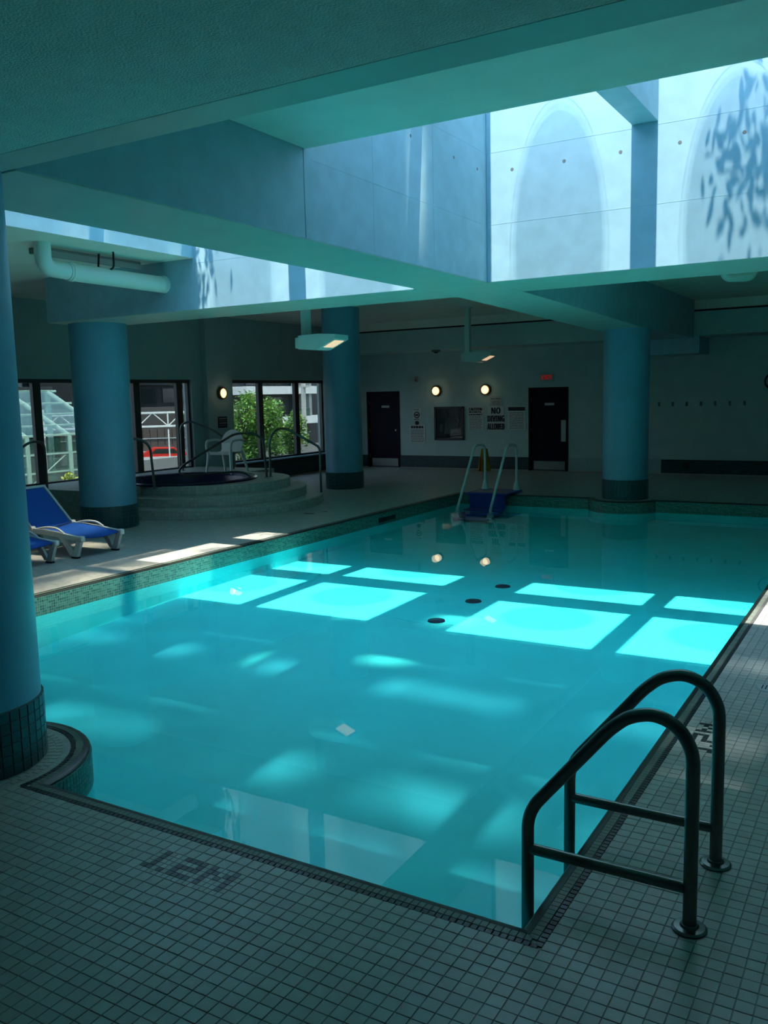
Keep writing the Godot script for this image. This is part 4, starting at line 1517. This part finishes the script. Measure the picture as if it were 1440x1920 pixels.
# ------------------------------------------------------------------ outside the windows
func shrub(called: String, label: String, at: Vector3, size: Vector3, count: int, leaf: float, cats: Array, sd: int) -> void:
	rng.seed = sd
	var t := thing(called, label, "shrub" if called == "shrub" else "plant", at)
	var st := MB.new()
	for k in 7:
		var a := TAU * k / 7
		st.tube([Vector3(), Vector3(cos(a) * size.x * .2, size.y * .35, sin(a) * size.z * .2), Vector3(cos(a) * size.x * .36, size.y * .8, sin(a) * size.z * .36)], .02 * size.y, 6, .006 * size.y)
	part("stem", st, mats.bark, t)
	# clumps
	var clumps := []
	for k in 26:
		var d := Vector3(rng.randfn(), rng.randfn(), rng.randfn()).normalized() * pow(rng.randf(), .4)
		clumps.append([Vector3(d.x * size.x * .42, size.y * (.52 + .42 * d.y), d.z * size.z * .42), rng.randf_range(.12, .24)])
	var lists := []
	for m in cats:
		lists.append([])
	for k in count:
		var cl: Array = clumps[rng.randi() % clumps.size()]
		var d := Vector3(rng.randfn(), rng.randfn(), rng.randfn()).normalized() * pow(rng.randf(), .35)
		var p: Vector3 = cl[0] + d * Vector3(size.x, size.y, size.z) * cl[1]
		p.y = maxf(p.y, .03)
		lists[rng.randi() % lists.size()].append(leaf_at(p, rng.randf_range(.7, 1.3)))
	for i in cats.size():
		leaves("foliage", leaf_mesh(leaf, leaf * .5), mats[cats[i]], lists[i], t)


func build_outside() -> void:
	# ground falling to the street
	var g := thing("ground", "paved ground and street falling away outside the windows", "ground", Vector3(), 0.0, "", "structure")
	var prof := [Vector2(-13.6, -.45), Vector2(-24, -.5), Vector2(-34, -1.1), Vector2(-44, -3.1), Vector2(-64, -3.4), Vector2(-140, -3.4)]
	for k in prof.size() - 1:
		var b := MB.new()
		b.quad(Vector3(prof[k].x, prof[k].y, 40), Vector3(prof[k + 1].x, prof[k + 1].y, 40), Vector3(prof[k + 1].x, prof[k + 1].y, -140), Vector3(prof[k].x, prof[k].y, -140), Vector3.UP)
		part(["terrace", "terrace", "lawn", "street", "street"][k], b, [mats.paving, mats.paving, mats.grass, mats.asphalt, mats.asphalt][k], g)
	var ox := Vector3(-18.8, -.45, -23.4)
	shrub("shrub", "bushy bright green shrub filling the window beyond the spa", ox, Vector3(2.1, 2.55, 2.0), 9000, .11, ["leaf_light", "leaf_dark", "leaf_light"], 31)
	shrub("shrub", "lower green shrub trailing behind the big bushy one", Vector3(-19.7, -.5, -26.6), Vector3(1.2, 2.0, 1.2), 3000, .11, ["leaf_light", "leaf_dark"], 32)
	shrub("plant", "small leafy sapling before the red and white car", Vector3(-20.4, -.5, -19.35), Vector3(.5, 1.35, .5), 320, .12, ["leaf_light"], 33)
	shrub("plant", "yellow-green plant at the foot of the glass canopy", Vector3(-19.6, -.48, -16.3), Vector3(.55, .55, .5), 240, .12, ["leaf_yellow"], 34)

	# green glass canopy of sloping mint-coloured steel
	var c := thing("glass_canopy", "mint green steel and glass canopy outside the long window", "canopy")
	var zs := [-13.9, -15.3, -16.7, -18.1]
	for k in zs.size():
		var z: float = zs[k]
		# rafters fall towards the right as seen from the hall
		var b := MB.new()
		b.tube([Vector3(-22.4, 2.25, z + .1), Vector3(-20.2, 1.02, z - .15)], .075, 4)
		part("rafter", b, mats.mint_steel, c)
		bx("post", Vector3(-20.26, -.5, z - .20), Vector3(-20.14, 1.02, z - .08), mats.mint_steel, c)
		bx("back_post", Vector3(-22.46, -.5, z + .04), Vector3(-22.34, 2.25, z + .16), mats.mint_steel, c)
	for u in [0.0, .3, .55, .8, 1.0]:
		var p := Vector3(-22.4, 2.29, 0).lerp(Vector3(-20.2, 1.06, 0), u)
		bx("purlin", Vector3(p.x - .035, p.y - .03, -18.3), Vector3(p.x + .035, p.y + .03, -13.7), mats.mint_steel, c)
	for y in [-.42, .05, .55]:
		bx("rail", Vector3(-20.23, y - .025, -18.2), Vector3(-20.17, y + .025, -13.8), mats.mint_steel, c)
	for k in zs.size() - 1:
		var b := MB.new()
		var z0: float = zs[k]
		var z1: float = zs[k + 1]
		b.quad(Vector3(-22.4, 2.33, z0), Vector3(-20.2, 1.10, z0), Vector3(-20.2, 1.10, z1), Vector3(-22.4, 2.33, z1), Vector3(.49, .87, 0))
		part("roof_pane", b, mats.canopy_glass, c)
		bx("wall_pane", Vector3(-20.21, -.45, z1), Vector3(-20.195, 1.0, z0), mats.canopy_glass, c, 0.0)
		b = MB.new()
		b.tube([Vector3(-20.2, -.4, z0), Vector3(-20.2, .5, z1)], .02, 6)
		part("brace", b, mats.mint_steel, c)
	bx("ridge_beam", Vector3(-22.6, 2.28, -18.2), Vector3(-22.4, 2.42, -13.6), mats.facade_dark, c)
	bx("floor_slab", Vector3(-22.6, -.55, -18.4), Vector3(-20.0, -.46, -13.5), mats.paving, c)

	# pale building behind the canopy, dark block in the middle, balcony building at the right
	var h := thing("building", "pale panelled building behind the glass canopy", "building", Vector3(-88, -3.9, -66))
	bx("wall", Vector3(-6, 0, -9), Vector3(0, 50, 44), mats.facade_pale, h, 0.0)  # this and the two other walls extend out of view, screening the sky
	for k in 4:
		for j in 4:
			bx("window", Vector3(-.05, 1.0 + j * 3.2, -8.2 + k * 4.3), Vector3(.06, 2.6 + j * 3.2, -5.6 + k * 4.3), mats.window_dark, h, 0.0)
	for j in 7:
		bx("panel_joint", Vector3(-.02, 3.0 + j * 3.2, -9), Vector3(.03, 3.06 + j * 3.2, 44), mats.frame_grey, h, 0.0)
	h = thing("building", "dark many-storeyed block beyond the steel truss", "building", Vector3(-78, -3.9, -84))
	bx("wall", Vector3(-8, 0, -6), Vector3(0, 50, 17), mats.facade_dark, h, 0.0)
	for j in 5:
		bx("floor_band", Vector3(-.1, 4.7 + j * 3.0, -6), Vector3(.25, 4.95 + j * 3.0, 17), mats.frame_grey, h, 0.0)
		for k in 6:
			bx("window", Vector3(-.05, 2.6 + j * 3.0, -4.6 + k * 3.4), Vector3(.06, 4.3 + j * 3.0, -2.2 + k * 3.4), mats.window_dark, h, 0.0)
	h = thing("building", "building with white balcony fronts beyond the shrub", "building", Vector3(-58, -3.9, -77), 0.0)
	bx("wall", Vector3(-8, 0, -14), Vector3(-2.2, 50, 6), mats.facade_dark, h, 0.0)
	for j in 4:
		var y := 2.95 + j * 3.3
		bx("balcony_front", Vector3(-2.2, y, -8), Vector3(0, y + .85, 6), mats.facade_white, h, 0.02)
		bx("balcony_glass", Vector3(-.1, y + .85, -5.0), Vector3(-.06, y + 1.7, -1.6), mats.canopy_glass, h, 0.0)
		bx("end_pier", Vector3(-2.2, y, -5.6), Vector3(-.2, y + 3.3, -5.1), mats.facade_pale, h, 0.0)
		for k in 3:
			bx("window", Vector3(-2.25, y + 1.0, -6.6 + k * 3.8), Vector3(-2.12, y + 3.0, -4.0 + k * 3.8), mats.window_dark, h, 0.0)
	for k in 2:
		var gr := thing("grill", ["round covered grill on the white balcony", "second covered grill on the white balcony, behind the shrub"][k], "grill", Vector3(-58.7, -.06, -75.9 + k * 2.8))
		var b := MB.new()
		b.lathe([Vector2(.45, 0), Vector2(.62, .35), Vector2(.55, .8), Vector2(.25, 1.05), Vector2(0, 1.1)], Vector3(), 20)
		part("cover", b, mats.grill_cover, gr)
		part("handle", tube_mb([Vector3(.45, .9, -.2), Vector3(.52, .95, 0), Vector3(.45, .9, .2)], .03, 8), mats.kick_steel, gr)

	# utility pole with an arm and a yellow box
	var po := thing("utility_pole", "tall pale wooden utility pole before the balcony building", "pole", Vector3(-35.0, -1.4, -48.7))
	part("pole", tube_mb([Vector3(), Vector3(.05, 12, 0)], .16, 12), mats.pole_wood, po)
	part("arm", tube_mb([Vector3(0, 4.6, 0), Vector3(-.8, 4.4, .2)], .05, 8), mats.white_steel, po)
	bx("insulator", Vector3(-.5, 4.0, -.15), Vector3(.5, 4.12, .15), mats.pole_wood, po)
	var yb := thing("yellow_box", "yellow box on the ground at the foot of the pole", "box", Vector3(-35.3, -1.4, -48.2))
	bx("body", Vector3(-.25, .1, -.25), Vector3(.25, .95, .25), mats.yellow_plastic, yb, 0.04)
	bx("lid", Vector3(-.28, .95, -.28), Vector3(.28, 1.02, .28), mats.kick_steel, yb, 0.02)
	bx("leg", Vector3(-.06, 0, -.06), Vector3(.06, .1, .06), mats.kick_steel, yb, 0.0)

	# bench and low wall beyond the shrub
	var be := thing("bench", "pale slatted bench on the terrace right of the big shrub", "bench", Vector3(-27.6, -.75, -36.4), .65)
	for k in 4:
		bx("slat", Vector3(-1.1, .42, -.22 + k * .12), Vector3(1.1, .46, -.13 + k * .12), mats.plate_pale, be, 0.008)
	for k in 3:
		bx("back_slat", Vector3(-1.1, .58 + k * .13, -.27), Vector3(1.1, .67 + k * .13, -.23), mats.plate_pale, be, 0.008)
	for x in [-.95, .95]:
		bx("leg", Vector3(x - .03, 0, -.25), Vector3(x + .03, .44, .22), mats.kick_steel, be, 0.005)

	# white steel truss, brown fence, car
	var t := thing("steel_truss", "white steel truss footbridge before the dark block", "footbridge", Vector3(-46.5, 0, -46.6), .80)
	bx("chord", Vector3(-8, 1.02, -.06), Vector3(8, 1.16, .06), mats.white_steel, t, 0.01)
	bx("chord", Vector3(-8, .05, -.06), Vector3(8, .19, .06), mats.white_steel, t, 0.01)
	for k in 8:
		var x := -7.6 + k * 2.1
		part("web", tube_mb([Vector3(x, .12, 0), Vector3(x + 1.05, 1.09, 0)], .045, 6), mats.white_steel, t)
		part("web", tube_mb([Vector3(x + 1.05, 1.09, 0), Vector3(x + 2.1, .12, 0)], .045, 6), mats.white_steel, t)
		bx("upright", Vector3(x - .05, -3.5 if k % 4 == 0 else .1, -.05), Vector3(x + .05, 1.5 if k % 3 == 0 else 1.1, .05), mats.white_steel, t, 0.0)
	bx("deck", Vector3(-8, -.1, -.9), Vector3(8, .05, .06), mats.brick_dark, t, 0.0)
	bx("screen", Vector3(-8, .19, -.9), Vector3(8, 1.5, -.82), mats.brick_dark, t, 0.0)
	var fe := thing("board_fence", "dark brown board fence under the truss", "fence", Vector3(-56.5, -3.35, -56.6), .80)
	for k in 26:
		bx("board", Vector3(-8 + k * .62, 0, -.04), Vector3(-8 + k * .62 + .57, 2.8, .04), mats.fence_brown, fe, 0.01)
	bx("cap_rail", Vector3(-8, 2.0, .04), Vector3(8.1, 2.08, .10), mats.plate_pale, fe, 0.0)
	bx("kerb_wall", Vector3(-8, 0, .1), Vector3(8.1, .95, .5), mats.facade_pale, fe, 0.02)
	car(Vector3(-50.3, -3.19, -51.5), .80)


func car(at: Vector3, turn: float) -> void:
	var c := thing("car", "red and white car parked on the street beyond the sapling", "car", at, turn)
	var low := PackedVector2Array([Vector2(-2.2, .28), Vector2(2.1, .28), Vector2(2.2, .55), Vector2(2.15, .80), Vector2(-2.15, .82), Vector2(-2.25, .55)])
	var b := MB.new()
	b.slab(low, Transform3D(Basis(), Vector3(0, 0, -.85)), 1.7)
	part("lower_body", b, mats.car_white, c)
	b = MB.new()
	b.slab(PackedVector2Array([Vector2(-2.15, .80), Vector2(2.15, .78), Vector2(2.05, .93), Vector2(1.05, 1.02), Vector2(.45, 1.45), Vector2(-1.1, 1.48), Vector2(-1.9, 1.05), Vector2(-2.15, .98)]), Transform3D(Basis(), Vector3(0, 0, -.80)), 1.6)
	part("upper_body", b, mats.car_red, c)
	b = MB.new()
	b.slab(PackedVector2Array([Vector2(.85, 1.03), Vector2(.40, 1.38), Vector2(-.95, 1.40), Vector2(-1.35, 1.05)]), Transform3D(Basis(), Vector3(0, 0, -.81)), 1.62)
	part("side_glass", b, mats.window_dark, c)
	for x in [-1.35, 1.35]:
		for z in [-.83, .83]:
			part("wheel", tube_mb([Vector3(x, .31, z - .1), Vector3(x, .31, z + .1)], .31, 20), mats.black_rubber, c)
			part("hub", tube_mb([Vector3(x, .31, z - .11), Vector3(x, .31, z + .11)], .17, 16), mats.kick_steel, c)
